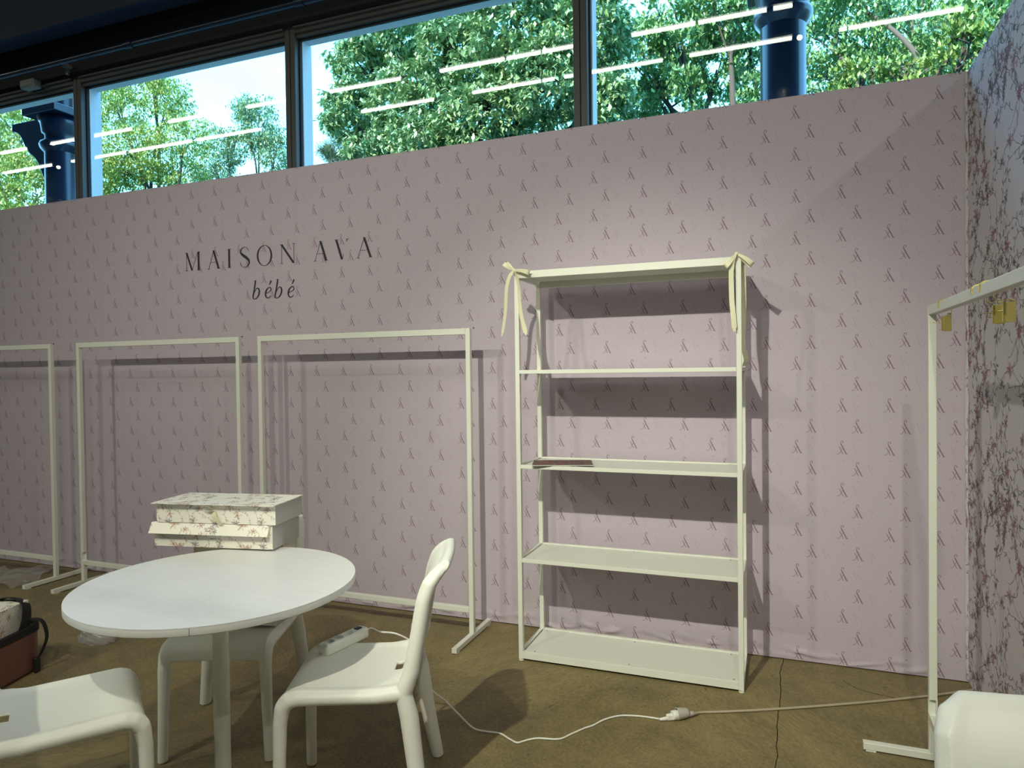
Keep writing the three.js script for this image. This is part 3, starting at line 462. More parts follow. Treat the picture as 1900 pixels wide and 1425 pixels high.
  for (let k = 1; k < n[2] - 1; k++) for (let j = 1; j < n[1] - 1; j++) for (let i = 1; i < n[0] - 1; i++) {
    const f = F[id(i, j, k)] < 0;
    if (f !== (F[id(i + 1, j, k)] < 0)) { const a = vert[id(i, j - 1, k - 1)], b = vert[id(i, j, k - 1)], c = vert[id(i, j, k)], d = vert[id(i, j - 1, k)]; f ? add(a, b, c, d) : add(d, c, b, a); }
    if (f !== (F[id(i, j + 1, k)] < 0)) { const a = vert[id(i - 1, j, k - 1)], b = vert[id(i - 1, j, k)], c = vert[id(i, j, k)], d = vert[id(i, j, k - 1)]; f ? add(a, b, c, d) : add(d, c, b, a); }
    if (f !== (F[id(i, j, k + 1)] < 0)) { const a = vert[id(i - 1, j - 1, k)], b = vert[id(i, j - 1, k)], c = vert[id(i, j, k)], d = vert[id(i - 1, j, k)]; f ? add(a, b, c, d) : add(d, c, b, a); }
  }
  const geo = (idx) => { const map = new Map(), p = [], q = [], out = idx.map((v) => { if (!map.has(v)) { map.set(v, p.length / 3); p.push(...P[v]); q.push(...N[v]); } return map.get(v); }); const g = new THREE.BufferGeometry(); g.setAttribute('position', new THREE.Float32BufferAttribute(p, 3)); g.setAttribute('normal', new THREE.Float32BufferAttribute(q, 3)); g.setIndex(out); return g; };
  return { seat: geo(parts.seat), back: geo(parts.back), legs: [0, 1, 2, 3].map((k) => geo(parts['leg' + k])) };
})();
function chair(label, x, z, fx, fz) {
  const t = thing('moulded_chair', label, 'chair', [x, 0, z], Math.atan2(fx, fz));
  part('seat', chairGeo.seat, chairPlastic, t); part('backrest', chairGeo.back, chairPlastic, t);
  for (const g of chairGeo.legs) part('leg', g, chairPlastic, t);
  return t;
}
chair('white moulded chair with a power strip lying on its seat', -1.36, 1.675, -0.92, 0.39);
chair('white moulded chair behind the table carrying the stack of printed boxes', -2.061, 1.486, 0.376, 0.926);
chair('white moulded chair with an empty seat, drawn up to the table beside the pink suitcase', -2.056, 2.21, 0.58, -0.81);
chair('white moulded chair standing before the clothes rack with gold clips', 0.482, 2.505, 0.05, 1);

{ // stack of printed gift boxes on the chair
  const yaw = 0.185, group = 'stack of printed gift boxes', W = 0.525;
  const bases = [[0.461, 0.098, -2.058, 1.462, 0.40, 0.13, 'lowest printed gift box, resting on the chair seat'], [0.560, 0.098, -2.063, 1.455, 0.40, 0.13, 'second printed gift box from the chair seat'], [0.659, 0.098, -2.131, 1.347, 0.41, 0.105, 'plain cream box in the middle of the stack'], [0.7585, 0.098, -2.150, 1.420, 0.525, 0.215, 'printed gift box with its front flap lifted, second from the top of the stack'], [0.858, 0.082, -2.130, 1.425, 0.525, 0.215, 'topmost printed gift box of the stack, tied with a cream ribbon']];
  bases.forEach(([y, h, bx, bz, W, D, label], k) => {
    const t = thing('gift_box', label, 'gift box', [bx, y, bz], yaw, group), open = k === 3;
    const wuv = (g, ax) => { const p = g.attributes.position, u = g.attributes.uv, n = g.attributes.normal; for (let i = 0; i < p.count; i++) { const X = p.getX(i), Y = p.getY(i), Z = p.getZ(i); Math.abs(n.getY(i)) > 0.7 ? u.setXY(i, X + k * 0.13, Z + k * 0.31) : Math.abs(n.getZ(i)) > 0.7 ? u.setXY(i, X + k * 0.13, Y + k * 0.31) : u.setXY(i, Z + k * 0.2, Y + k * 0.31); } return g; };
    part('body', wuv(box(W, h - 0.004, D, 0, (h - 0.004) / 2, 0)), k === 2 ? creamCard : [boxInside, boxInside, boxPaper, boxPaper, boxPaper, boxPaper], t);
    if (k === 2) part('lid', box(W + 0.006, 0.02, D + 0.006, 0, h - 0.011, 0, 0.002), creamCard, t);
    else if (!open) part('lid', wuv(box(W + 0.012, 0.0035, D + 0.03, 0, h - 0.002, 0.010)), boxPaper, t);
    else { part('lid', wuv(box(W, 0.003, D, 0, h - 0.002, 0)), boxPaper, t); const f = part('front_flap', wuv(box(W, 0.048, 0.003, 0, -0.022, 0)), boxPaper, t); f.position.set(-0.008, h - 0.002, D / 2 + 0.004); f.rotation.x = -0.5; part('tab_slot', box(0.022, 0.0025, 0.001, 0.0, -0.030, 0.002), screwMetal, f); }
    if (k !== 2) part('tab_slot', box(0.022, 0.0025, 0.001, 0.0, h * 0.36, D / 2 + 0.0005), screwMetal, t);
    if (k === 4) {
      const rb = new THREE.Group(); rb.name = 'ribbon_tie'; t.add(rb); const z = D / 2 + 0.004;
      part('ribbon_loop', sweep(smooth([V(0.0, h * 0.62, z), V(-0.02, h * 0.86, z + 0.012), V(-0.038, h * 0.84, z + 0.014), V(-0.03, h * 0.68, z + 0.01), V(0, h * 0.62, z)], 30), 0.016, 0.001, V(0.3, 0.3, 1)), ribbonSatin, rb);
      part('ribbon_tail', sweep(smooth([V(0.0, h * 0.62, z), V(0.006, h * 0.4, z + 0.005), V(0.016, h * 0.16, z + 0.006), V(0.03, -0.002, z + 0.004)], 20), lerpList(0.012, 0.020, 21), 0.001, V(1, 0, 0.2)), ribbonSatin, rb);
      part('ribbon_tail', sweep(smooth([V(0.0, h * 0.62, z), V(0.0, h * 0.4, z + 0.006), V(0.002, h * 0.1, z + 0.004)], 20), lerpList(0.012, 0.018, 21), 0.001, V(1, 0, 0.1)), ribbonSatin, rb);
    }
  });
}
{ // power strip on the chair, its lead, the coupling and the extension cord
  const white = pmat(lin(0.82, 0.82, 0.77), 0.42), shade = mat(lin(0.60, 0.60, 0.56), 0.5), dark = mat(lin(0.03, 0.03, 0.032), 0.45);
  const t = thing('power_strip', 'white three-socket power strip lying on the chair seat', 'power strip', [-1.478, 0.449, 1.575], 0), L = 0.215, Wd = 0.052, H = 0.042;
  const a = px(607, 1200, 'y', 0.475), b = px(668, 1172, 'y', 0.475); t.rotation.y = Math.atan2(-(b.z - a.z), b.x - a.x); t.position.set((a.x + b.x) / 2, 0.449, (a.z + b.z) / 2);
  const ev = new Evaluator(); ev.useGroups = false; let body = new Brush(new RoundedBoxGeometry(L, H, Wd, 4, 0.011).translate(0, H / 2, 0)); body.updateMatrixWorld();
  for (const x of [-0.072, -0.026, 0.020]) { const c = new Brush(new THREE.CylinderGeometry(0.0195, 0.0195, 0.036, 6).rotateY(Math.PI / 6).translate(x, H, 0)); c.updateMatrixWorld(); body = ev.evaluate(body, c, SUBTRACTION); body.updateMatrixWorld(); }
  part('housing', body.geometry, white, t);
  for (const x of [-0.072, -0.026, 0.020]) { const s = part('socket', cyl(0.0185, 0.002, x, H - 0.0170, 0, 6).translate(-x, 0, 0).rotateY(Math.PI / 6).translate(x, 0, 0), shade, t); for (const z of [-0.0095, 0.0095]) part('pin_hole', cyl(0.0026, 0.001, x, H - 0.0155, z, 10), dark, s); }
  part('switch', box(0.026, 0.006, 0.020, 0.072, H + 0.0005, 0, 0.002), dark, t, 'dark rocker switch');
  const Y = 0.449, end = V(L / 2, 0.02, 0).applyAxisAngle(V(0, 1, 0), t.rotation.y).add(t.position);
  const out = V(1, 0, 0).applyAxisAngle(V(0, 1, 0), t.rotation.y), lead = [end.clone().addScaledVector(out, -0.012), end.clone().addScaledVector(out, 0.035), px(704, 1172, 'y', 0.462), px(735, 1176, 'y', 0.456), px(775, 1200, 'z', 1.33), px(782, 1235, 'z', 1.27), px(790, 1268, 'z', 1.235), px(806, 1285, 'z', 1.22), px(826, 1300, 'z', 1.205), px(848, 1322, 'z', 1.185), ...[[880, 1352], [900, 1357], [928, 1361], [945, 1371], [960, 1378], [975, 1374], [995, 1370], [1038, 1371], [1060, 1362], [1085, 1351], [1100, 1346], [1122, 1335], [1150, 1328], [1175, 1328], [1198, 1330], [1224, 1334]].map(([u, v]) => px(u, v, 'y', 0.0045))];
  lead[5].y = Math.max(lead[5].y, 0.2);
  const cord = thing('power_lead', 'thin white power lead trailing from the chair across the floor', 'cable'); part('cable', tube(lead, 0.0036, 260, 8), white, cord);
  const p0 = px(1224, 1334, 'y', 0.012), p1 = px(1282, 1325, 'y', 0.016), dir = p1.clone().sub(p0), len = dir.length(), yaw = Math.atan2(-dir.z, dir.x);
  const plug = thing('mains_plug', 'white mains plug pushed into the coupling on the floor', 'plug', [p0.x, 0, p0.z], yaw);
  const X = (pts, n = 24) => new THREE.LatheGeometry(pts.map(([r, x]) => new THREE.Vector2(r, x)), n).rotateZ(-Math.PI / 2);
  part('strain_relief', X([[0, 0], [0.005, 0], [0.0075, 0.02], [0.0085, 0.035], [0, 0.035]], 12).translate(0, 0.010, 0), white, plug); part('grip', [box(0.030, 0.026, 0.018, 0.045, 0.015, 0, 0.006)], white, plug); part('plug_head', X([[0, 0.055], [0.018, 0.055], [0.019, 0.060], [0.019, 0.088], [0, 0.088]]).translate(0, 0.0205, 0), white, plug);
  const grey = mat(lin(0.46, 0.43, 0.38), 0.55), cp = thing('cable_coupling', 'beige round rubber coupling at the end of the extension cord', 'coupling', [p0.x, 0, p0.z], yaw);
  part('shell', X([[0.0205, 0.078], [0.0235, 0.076], [0.0240, 0.082], [0.0225, 0.090], [0.0215, 0.105], [0.018, 0.122], [0.012, 0.130], [0, 0.130]], 28).translate(0, 0.024, 0), grey, cp); part('rim', new THREE.TorusGeometry(0.0232, 0.0018, 8, 28).rotateY(Math.PI / 2).translate(0.078, 0.0245, 0), grey, cp); part('cord_neck', X([[0, 0.126], [0.0115, 0.126], [0.0095, 0.15], [0, 0.15]], 14).translate(0, 0.018, 0), grey, cp);
  const ex = thing('extension_cord', 'beige extension cord running along the floor to the wall corner', 'cable'), e0 = V(0.145, 0.014, 0).applyAxisAngle(V(0, 1, 0), yaw).add(V(p0.x, 0, p0.z));
  part('cable', tube([e0, ...[[1300, 1322], [1330, 1321], [1400, 1318], [1480, 1313], [1560, 1307], [1640, 1300], [1725, 1291], [1808, 1280]].map(([u, v]) => px(u, v, 'y', 0.0058))], 0.0056, 120, 8), mat(lin(0.42, 0.36, 0.26), 0.6), ex);
}
{ // gold clips hung from the side rack by bead chains
  const bx = 0.522, by = 1.672;
  const clip = (label, cxp, cyp, z, dx = 0) => {
    const c = px(cxp, cyp, 'z', z), t = thing('gold_clip', label, 'clip', [c.x, c.y, z], -0.12, 'gold clips hanging from the rack');
    part('plate', box(0.022, 0.052, 0.0015, 0.0, 0, 0.006, 0.0006).rotateY(0.1), gold, t); part('plate', box(0.022, 0.052, 0.0015, 0.0, 0, -0.006, 0.0006).rotateY(-0.1), gold, t);
    part('spine', cyl(0.007, 0.05, -0.011, 0, 0, 14), gold, t); part('pin', cyl(0.0014, 0.034, 0, 0, 0, 8).rotateZ(Math.PI / 2).translate(-0.027, 0.004, 0.004), gold, t); part('eyelet', new THREE.TorusGeometry(0.005, 0.0012, 6, 14).translate(0.004, 0.029, 0), gold, t);
    const beads = [], top = by + 0.004 - c.y, lx = bx - c.x;
    const path = smooth([V(0.004, 0.032, 0), V(lx + 0.017, top - 0.05, 0.006), V(lx + 0.018, top - 0.01, 0.004), V(lx + 0.012, top, 0), V(lx - 0.008, top, -0.006), V(lx - 0.0175, top - 0.008, -0.012), V(lx - 0.0175, top - 0.024, -0.016)], 40);
    path.forEach((p) => beads.push(new THREE.SphereGeometry(0.0024, 6, 5).translate(p.x, p.y, p.z))); part('bead_chain', beads, gold, t);
  };
  clip('gold clip hanging alone at the wall end of the rack bar', 1758, 600, 0.98); clip('gold clip hanging second from the wall end of the rack bar', 1855, 583, 1.42); clip('gold clip hanging third from the wall end of the rack bar', 1875, 579, 1.50);
}
{ // open suitcase with printed boxes in it
  const pink = pmat(lin(0.17, 0.068, 0.052), 0.42, { clearcoat: 0.2, clearcoatRoughness: 0.4 });
  const corner = V(-3.455, 0, 1.30), yaw = 0.29, t = thing('suitcase', 'open dusty pink hard-shell suitcase with black lining on the floor', 'suitcase', [0, 0, 0], yaw);
  const W = 0.62, D = 0.46, H = 0.235, o = V(-W / 2, 0, D / 2).applyAxisAngle(V(0, 1, 0), yaw).add(corner); t.position.copy(o);
  const rr = (w, d, r) => { const s = new THREE.Shape(), x = w / 2, y = d / 2; s.moveTo(-x + r, -y); s.lineTo(x - r, -y); s.quadraticCurveTo(x, -y, x, -y + r); s.lineTo(x, y - r); s.quadraticCurveTo(x, y, x - r, y); s.lineTo(-x + r, y); s.quadraticCurveTo(-x, y, -x, y - r); s.lineTo(-x, -y + r); s.quadraticCurveTo(-x, -y, -x + r, -y); return s; };
  const ringShape = (w, d, r, th) => { const s = rr(w, d, r); s.holes.push(new THREE.Path(rr(w - 2 * th, d - 2 * th, r - th).getPoints(8))); return s; };
  const up = (g, y) => g.rotateX(-Math.PI / 2).translate(0, y, 0);
  part('shell', [up(new THREE.ExtrudeGeometry(ringShape(W - 0.02, D - 0.02, 0.07, 0.012), { depth: H - 0.06, bevelEnabled: true, bevelSize: 0.010, bevelThickness: 0.02, bevelSegments: 4, curveSegments: 12 }), 0.028), up(new THREE.ExtrudeGeometry(rr(W - 0.05, D - 0.05, 0.06), { depth: 0.004, bevelEnabled: true, bevelSize: 0.014, bevelThickness: 0.008, bevelSegments: 4, curveSegments: 12 }), 0.009)], pink, t);
  part('rim_band', up(new THREE.ExtrudeGeometry(ringShape(W + 0.002, D + 0.002, 0.075, 0.016), { depth: 0.032, bevelEnabled: true, bevelSize: 0.003, bevelThickness: 0.003, bevelSegments: 2, curveSegments: 12 }), H - 0.036), blackFabric, t, 'black lining folded over the rim');
  part('lining', up(new THREE.ExtrudeGeometry(ringShape(W - 0.034, D - 0.034, 0.062, 0.004), { depth: H - 0.03, bevelEnabled: false, curveSegments: 10 }), 0.022), blackFabric, t);
  const cx = W / 2, cz = -D / 2;
  part('lining_flap', sweep(smooth([V(cx - 0.24, H + 0.10, cz + 0.06), V(cx - 0.14, H + 0.125, cz + 0.05), V(cx - 0.05, H + 0.10, cz + 0.06), V(cx - 0.02, H + 0.04, cz + 0.09), V(cx - 0.012, H - 0.02, cz + 0.12)], 30), lerpList(0.05, 0.09, 31), 0.004, V(0.2, 0.3, 1)), blackFabric, t);
  part('strap', sweep(smooth([V(cx - 0.03, H + 0.03, cz + 0.08), V(cx + 0.03, H + 0.02, cz + 0.06), V(cx + 0.052, H - 0.06, cz + 0.05), V(cx + 0.035, H - 0.13, cz + 0.06), V(cx + 0.016, H - 0.17, cz + 0.07)], 30), 0.026, 0.003, V(0.1, 0, 1)), blackFabric, t);
  part('buckle', box(0.02, 0.075, 0.034, cx + 0.016, H - 0.195, cz + 0.075, 0.008), mat(lin(0.012, 0.012, 0.013), 0.35), t);
  const at = (lx, ly, lz) => V(lx, ly, lz).applyAxisAngle(V(0, 1, 0), yaw).add(o);
  const packed = (label, lx, ly, lz, w, h, d, ry, rx, k) => { const p = at(lx, ly, lz), b = thing('printed_box', label, 'box', [p.x, p.y, p.z], yaw + ry); const g = box(w, h, d, 0, h / 2, 0, 0.002), q = g.attributes.position, u = g.attributes.uv, n = g.attributes.normal; for (let i = 0; i < q.count; i++) Math.abs(n.getY(i)) > 0.6 ? u.setXY(i, q.getX(i) + k, q.getZ(i)) : u.setXY(i, q.getX(i) + q.getZ(i) + k, q.getY(i) + k); part('body', g, boxPaper, b); b.rotation.x = rx; };
  packed('printed box standing in the open suitcase next to the rim', W / 2 - 0.135, 0.03, -0.018, 0.17, 0.315, 0.36, 0.03, 0, 0.2);
  packed('taller printed box standing farther in the open suitcase', W / 2 - 0.355, 0.03, 0.0, 0.2, 0.42, 0.30, -0.04, 0, 0.7);
}
function crumple(name, label, c, sx, sy, sz, seed) {
  const g = new THREE.SphereGeometry(1, 36, 24), p = g.attributes.position;
  for (let i = 0; i < p.count; i++) { const v = V(p.getX(i), p.getY(i), p.getZ(i)), k = 0.72 + 0.55 * Math.abs(fbm(v.x * 2.4 + seed, v.y * 2.4, v.z * 2.4, 3)) + 0.5 * Math.abs(fbm(v.x * 6, v.y * 6 + seed, v.z * 6, 3)); p.setXYZ(i, v.x * k * sx, Math.max(-0.18, v.y * k) * sy + 0.18 * sy, v.z * k * sz); }
  g.computeVertexNormals(); const t = thing(name, label, 'plastic', [c.x, 0.001, c.z]);
  part('film', g, pmat(lin(0.9, 0.88, 0.9), 0.12, { transmission: 0.82, thickness: 0, ior: 1.5 }), t);
}
crumple('plastic_wrap', 'crumpled clear plastic wrap on the floor beside the table', px(182, 1188, 'y', 0), 0.13, 0.085, 0.085, 1.7);
{
  const pts = [], t = thing('plastic_film', 'sheet of clear plastic film lying before the left clothes rack', 'plastic'), g = new THREE.PlaneGeometry(0.75, 0.46, 60, 40).rotateX(-Math.PI / 2), p = g.attributes.position;
  for (let i = 0; i < p.count; i++) { const x = p.getX(i), z = p.getZ(i), n = fbm(x * 5, 3.3, z * 5 + x * 6, 4); p.setY(i, 0.006 + Math.max(0, 0.03 + n * 0.12)); }
  g.computeVertexNormals(); part('film', g, pmat(lin(0.9, 0.9, 0.9), 0.1, { transmission: 0.85, thickness: 0, ior: 1.5, side: THREE.DoubleSide }), t); const c = px(-12, 1085, 'y', 0); t.position.set(c.x - 0.12, 0, c.z); t.rotation.y = 0.6;
}

// ---------------------------------------------------------------- outside: columns, ground, trees
{
  const ground = structure('ground', 'grass outside the hall');
  part('lawn', box(90, 0.2, 60, -4, -0.25, -31.0), mat(lin(0.05, 0.09, 0.03), 0.95), ground);
  const apron = structure('trim_1', 'paved strip along the facade'); part('paving', box(60, 0.1, 3.2, -4, -0.12, -2.52), mat(lin(0.22, 0.21, 0.2), 0.9), apron);
}
function column(name, label, x, collarY, capY, arms) {
  const t = thing(name, label, 'column', [x, -0.07, -1.9]), R = 0.163, lathe = (pts) => new THREE.LatheGeometry(pts.map(([a, b]) => new THREE.Vector2(a, b)), 48);
  part('shaft', lathe([[0, 0], [R * 1.5, 0], [R * 1.5, 0.25], [R * 1.1, 0.32], [R, 0.4], [R * 0.985, collarY]]), navy, t);
  part('collar', lathe([[R * 0.95, -0.03], [R * 1.1, 0], [R * 1.24, 0.03], [R * 1.30, 0.06], [R * 1.26, 0.09], [R * 1.05, 0.11], [R * 0.95, 0.12]].map(([a, b]) => [a, b + collarY])), navy, t);
  part('neck', lathe([[R * 0.95, collarY + 0.08], [R * 0.95, capY - 0.24], [R * 1.12, capY - 0.22], [R * 1.2, capY - 0.12], [R * 1.42, capY - 0.03], [0, capY - 0.03]]), navy, t);
  part('abacus', box(0.52, 0.09, 0.52, 0, capY, 0, 0.01), navy, t);
  for (const turn of arms) {
    const h = new THREE.Shape(), y = capY - 0.02; h.moveTo(0.10, y); h.lineTo(0.72, y); h.lineTo(0.72, y - 0.07); h.bezierCurveTo(0.52, y - 0.10, 0.56, y - 0.28, 0.40, y - 0.38); h.bezierCurveTo(0.27, y - 0.46, 0.27, y - 0.58, 0.17, y - 0.72); h.lineTo(0.10, y - 0.74); h.lineTo(0.10, y);
    part('bracket', new THREE.ExtrudeGeometry(h, { depth: 0.10, bevelEnabled: true, bevelSize: 0.01, bevelThickness: 0.01, bevelSegments: 2, curveSegments: 16 }).translate(0, 0, -0.05).rotateY(turn), navy, t);
  }
  part('upper_shaft', cyl(R * 0.9, 1.6, 0, capY + 0.84, 0, 40), navy, t);
}
column('iron_column', 'round navy iron column with a curved bracket outside the left window', px(114, 330, 'z', -1.9).x, px(114, 283, 'z', -1.9).y + 0.07, px(114, 215, 'z', -1.9).y + 0.07, [Math.PI]);
column('iron_column', 'round navy iron column with a ring collar outside the right window', px(1453, 120, 'z', -1.9).x, px(1453, 48, 'z', -1.9).y + 0.07, px(1453, -40, 'z', -1.9).y + 0.07, []);
// trees: each with its own trunk, limbs and leaves
const leafGeo = (() => { const g = new THREE.BufferGeometry(); g.setAttribute('position', new THREE.Float32BufferAttribute([0, 0, 0, -0.26, 0.42, 0.06, 0, 0.5, -0.03, 0.26, 0.42, 0.06, 0, 1, 0.05], 3)); g.setIndex([0, 2, 1, 0, 3, 2, 1, 2, 4, 2, 3, 4]); g.computeVertexNormals(); return g; })();
const needleGeo = (() => { const l = []; for (let k = 0; k < 7; k++) { const g = new THREE.PlaneGeometry(0.035, 1).translate(0, 0.5, 0).rotateX(0.35 + 0.25 * (k % 2)).rotateY(k * 0.9); l.push(g); } return merge(l); })();
const leafMat = pmat(0xffffff, 0.38, { transmission: 0.35, thickness: 0, side: THREE.DoubleSide });
const barkMat = mat(lin(0.085, 0.075, 0.06), 0.9), darkBark = mat(lin(0.03, 0.027, 0.022), 0.9);
function tree(o) { // blobs: [px, py, z, rx, ry, rz] in metres round the point that the pixel shows at that depth
  const r = rng(o.seed), blobs = o.blobs.map(([a, b, z, rx, ry, rz]) => ({ c: px(a, b, 'z', z), s: V(rx, ry, rz) }));
  const mid = blobs.reduce((s, b) => s.add(b.c), V(0, 0, 0)).multiplyScalar(1 / blobs.length), base = o.base ?? [mid.x, mid.z];
  const t = thing('tree', o.label, 'tree', [base[0], -0.15, base[1]]), O = V(base[0], -0.15, base[1]);
  const fork = V(base[0] + (o.lean ?? 0), mid.y * 0.5, base[1]), tp = smooth([V(0, 0, 0), fork.clone().sub(O).multiplyScalar(0.5).add(V(0.08, 0, 0)), fork.clone().sub(O)], 16);
  part('trunk', sweep(tp, lerpList(o.trunk, o.trunk * 0.7, 17), lerpList(o.trunk, o.trunk * 0.7, 17), V(1, 0, 0), 0.49), o.bark ?? barkMat, t);
  const limbs = []; for (const b of blobs) { const e = b.c.clone().sub(O), s = fork.clone().sub(O), m = s.clone().lerp(e, 0.5).add(V((r() - 0.5) * 0.8, 0.3 + r() * 0.4, (r() - 0.5) * 0.6)); limbs.push(sweep(smooth([s, m, e], 18), lerpList(o.trunk * 0.45, 0.03, 19), lerpList(o.trunk * 0.45, 0.03, 19), V(1, 0, 0.2), 0.49)); for (let k = 0; k < 5; k++) { const d = V(r() - 0.5, r() - 0.3, r() - 0.5).normalize(), f = e.clone().add(V(d.x * b.s.x, d.y * b.s.y, d.z * b.s.z).multiplyScalar(0.85)); limbs.push(sweep(smooth([m.clone().lerp(e, 0.4 + 0.6 * r()), e.clone().lerp(f, 0.5).add(V((r() - 0.5) * 0.3, (r() - 0.5) * 0.3, 0)), f], 10), lerpList(0.035, 0.010, 11), lerpList(0.035, 0.010, 11), V(1, 0, 0.2), 0.49)); } }
  part('limbs', limbs, o.bark ?? barkMat, t);
  const vol = blobs.map((b) => Math.pow(b.s.x * b.s.y * b.s.z, 0.7)), tot = vol.reduce((a, b) => a + b, 0), im = new THREE.InstancedMesh(o.needle ? needleGeo : leafGeo, leafMat, o.leaves), M = new THREE.Matrix4(), Q = new THREE.Quaternion(), E = new THREE.Euler(), C = new THREE.Color();
  let n = 0; blobs.forEach((b, bi) => {
    const count = bi === blobs.length - 1 ? o.leaves - n : Math.round(o.leaves * vol[bi] / tot), nt = Math.max(6, Math.round(count / o.perTwig)), tw = [];
    for (let k = 0; k < nt; k++) { const d = V(r() * 2 - 1, r() * 2 - 1, r() * 2 - 1).normalize(), rad = o.hollow + (1 - o.hollow) * Math.pow(r(), 0.5), q = 0.85 + 0.45 * fbm(d.x * 2 + bi, d.y * 2, d.z * 2, 2); tw.push([V(d.x * b.s.x, d.y * b.s.y, d.z * b.s.z).multiplyScalar(rad * q).add(b.c), r()]); }
    for (let k = 0; k < count; k++, n++) {
      const [c, tone] = tw[r() * nt | 0], sp = o.twig, p = V(c.x + (r() + r() - 1) * sp, c.y + (r() + r() - 1) * sp * 0.6, c.z + (r() + r() - 1) * sp).sub(O);
      E.set((o.droop ? Math.PI * 0.72 : 0.6) + (r() - 0.5) * 1.5, r() * 6.283, (r() - 0.5) * 0.9, 'YXZ'); Q.setFromEuler(E);
      const s = o.leaf * (0.65 + 0.7 * r()); M.compose(p, Q, V(s, s, s)); im.setMatrixAt(n, M);
      const k2 = 0.72 + 0.56 * r(); C.setRGB(o.color[0] * k2 * (0.88 + 0.2 * tone), o.color[1] * k2, o.color[2] * k2 * (1.1 - 0.2 * tone)); im.setColorAt(n, C);
    }
  });
  im.name = 'foliage'; im.userData.kind = 'stuff'; im.castShadow = im.receiveShadow = true; t.add(im);
}
const YG = [0.30, 0.40, 0.075], MG = [0.27, 0.44, 0.21], DG = [0.20, 0.38, 0.14], BG = [0.19, 0.32, 0.13];
tree({ seed: 1, label: 'yellow-green leafy tree behind the bracketed iron column', blobs: [[-40, 330, -8, 1.6, 1.4, 1.4], [40, 260, -8.5, 1.5, 1.3, 1.3], [70, 360, -8, 1.4, 1.2, 1.3], [150, 340, -9, 1.0, 1.0, 1.0], [-60, 230, -9, 1.4, 1.4, 1.3]], leaves: 37700, perTwig: 22, hollow: 0.55, twig: 0.16, leaf: 0.085, color: YG, trunk: 0.35 });
tree({ seed: 2, label: 'fine-leaved yellow-green tree before the open sky, taller of the two', blobs: [[215, 200, -10, 1.0, 0.9, 1.0], [255, 290, -10, 1.2, 1.0, 1.0], [310, 190, -10.5, 0.75, 0.8, 0.8], [340, 260, -10, 0.9, 0.7, 0.8], [205, 330, -10, 1.0, 0.8, 1.0], [335, 330, -10.5, 0.8, 0.5, 0.7], [285, 155, -10.5, 0.55, 0.4, 0.5]], leaves: 29000, perTwig: 26, hollow: 0.35, twig: 0.20, leaf: 0.072, color: YG, trunk: 0.28, droop: false });
tree({ seed: 3, label: 'airy small-leaved tree standing lower before the open sky', blobs: [[480, 235, -13, 0.75, 1.0, 0.8], [430, 275, -13, 0.95, 0.7, 0.8], [510, 285, -13, 0.6, 0.8, 0.7], [395, 320, -13, 0.9, 0.45, 0.7], [455, 205, -13, 0.45, 0.5, 0.5]], leaves: 13775, perTwig: 24, hollow: 0.3, twig: 0.22, leaf: 0.075, color: BG, trunk: 0.2 });
tree({ seed: 4, label: 'dense broad-leaved tree filling the middle window', blobs: [[670, 130, -7.5, 0.55, 0.75, 0.8], [645, 215, -7.3, 0.45, 0.5, 0.7], [720, 60, -7.5, 0.7, 0.8, 0.9], [760, 190, -7.2, 0.75, 0.8, 0.9], [850, 110, -6.8, 0.75, 0.85, 0.9], [900, 220, -6.4, 0.85, 0.7, 0.8], [960, 50, -6.4, 0.85, 0.9, 0.9], [1020, 150, -6.2, 0.75, 0.8, 0.8], [800, 270, -6.6, 0.8, 0.5, 0.8], [1100, 60, -6.6, 0.7, 0.8, 0.8], [840, -10, -7, 0.9, 0.7, 0.9], [1120, 190, -6.4, 0.55, 0.6, 0.6], [690, 275, -6.9, 0.6, 0.3, 0.6]], leaves: 66700, perTwig: 20, hollow: 0.6, twig: 0.14, leaf: 0.105, color: MG, trunk: 0.5, droop: true, bark: darkBark });
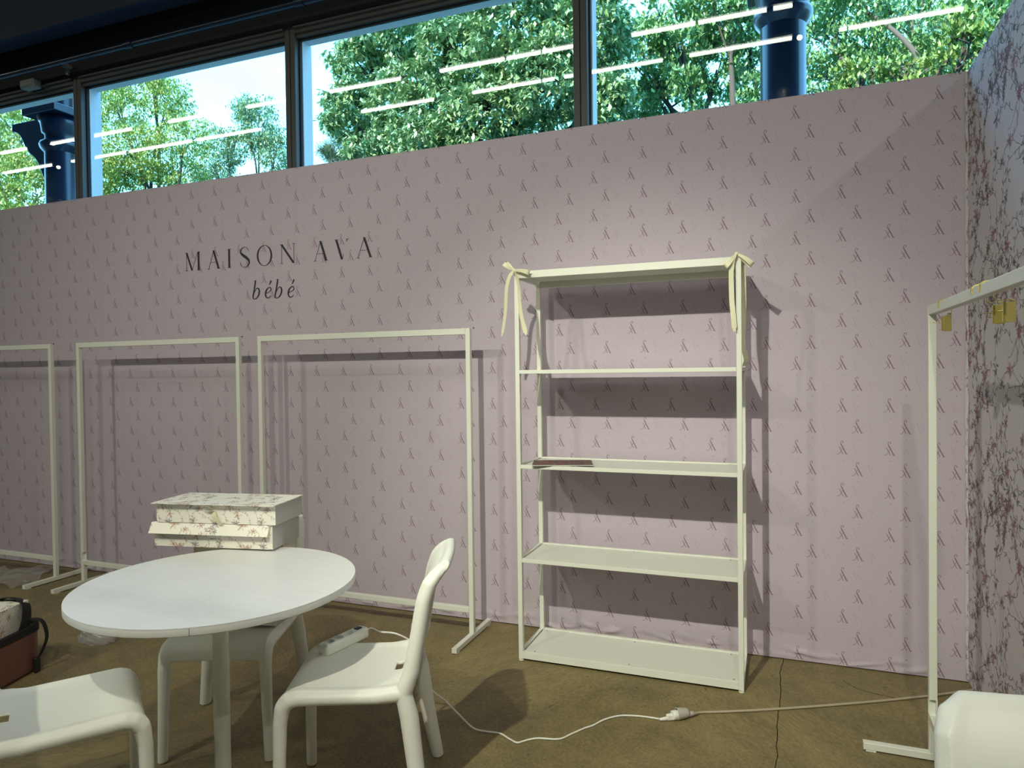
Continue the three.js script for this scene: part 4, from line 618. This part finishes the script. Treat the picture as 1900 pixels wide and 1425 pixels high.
tree({ seed: 5, label: 'pine with grey-green needle tufts beside the dense broad-leaved tree', blobs: [[650, 262, -8, 0.5, 0.22, 0.4], [690, 245, -8, 0.35, 0.3, 0.4], [610, 285, -8, 0.35, 0.18, 0.3], [645, 300, -8, 0.7, 0.2, 0.4]], leaves: 1305, perTwig: 6, hollow: 0.1, twig: 0.10, leaf: 0.13, needle: true, color: [0.14, 0.24, 0.13], trunk: 0.22 });
tree({ seed: 6, label: 'open-crowned tree with a dark leaning trunk beside the collared column', blobs: [[1190, 120, -8, 0.8, 0.9, 0.9], [1260, 60, -8, 0.8, 0.7, 0.9], [1330, 130, -8.5, 0.7, 0.7, 0.8], [1240, 190, -8, 0.8, 0.5, 0.8], [1390, 60, -8.5, 0.6, 0.8, 0.8], [1350, 10, -8, 0.8, 0.6, 0.8], [1400, 180, -8.5, 0.5, 0.5, 0.6]], leaves: 17353, perTwig: 24, hollow: 0.45, twig: 0.17, leaf: 0.095, color: DG, trunk: 0.36, lean: -0.3, base: [px(1402, 150, 'z', -8.2).x, -8.2], bark: barkMat });
tree({ seed: 7, label: 'tall fine-leaved tree between the collared column and the flowering-branch wall', blobs: [[1530, 60, -9, 0.8, 1.0, 0.9], [1610, 110, -9, 0.8, 0.7, 0.9], [1690, 50, -9, 0.9, 0.9, 0.9], [1580, 0, -9, 0.9, 0.7, 0.9], [1750, 110, -8.5, 0.6, 0.6, 0.7], [1810, 60, -8, 0.6, 0.8, 0.7], [1540, 150, -9, 0.7, 0.5, 0.7], [1670, 150, -9, 0.8, 0.5, 0.8], [1850, 0, -8, 0.7, 0.8, 0.7]], leaves: 20671, perTwig: 24, hollow: 0.35, twig: 0.19, leaf: 0.085, color: DG, trunk: 0.3, base: [px(1815, 80, 'z', -7.6).x, -7.6] });
tree({ seed: 8, label: 'sunlit young tree low in front of the tall fine-leaved tree', blobs: [[1600, 150, -6.5, 0.5, 0.25, 0.4], [1680, 140, -6.5, 0.5, 0.25, 0.4], [1790, 90, -6.2, 0.4, 0.35, 0.4], [1800, 40, -6.2, 0.35, 0.3, 0.3]], leaves: 2610, perTwig: 18, hollow: 0.4, twig: 0.13, leaf: 0.08, color: [0.22, 0.36, 0.09], trunk: 0.12 });

renderer.render(scene, camera);
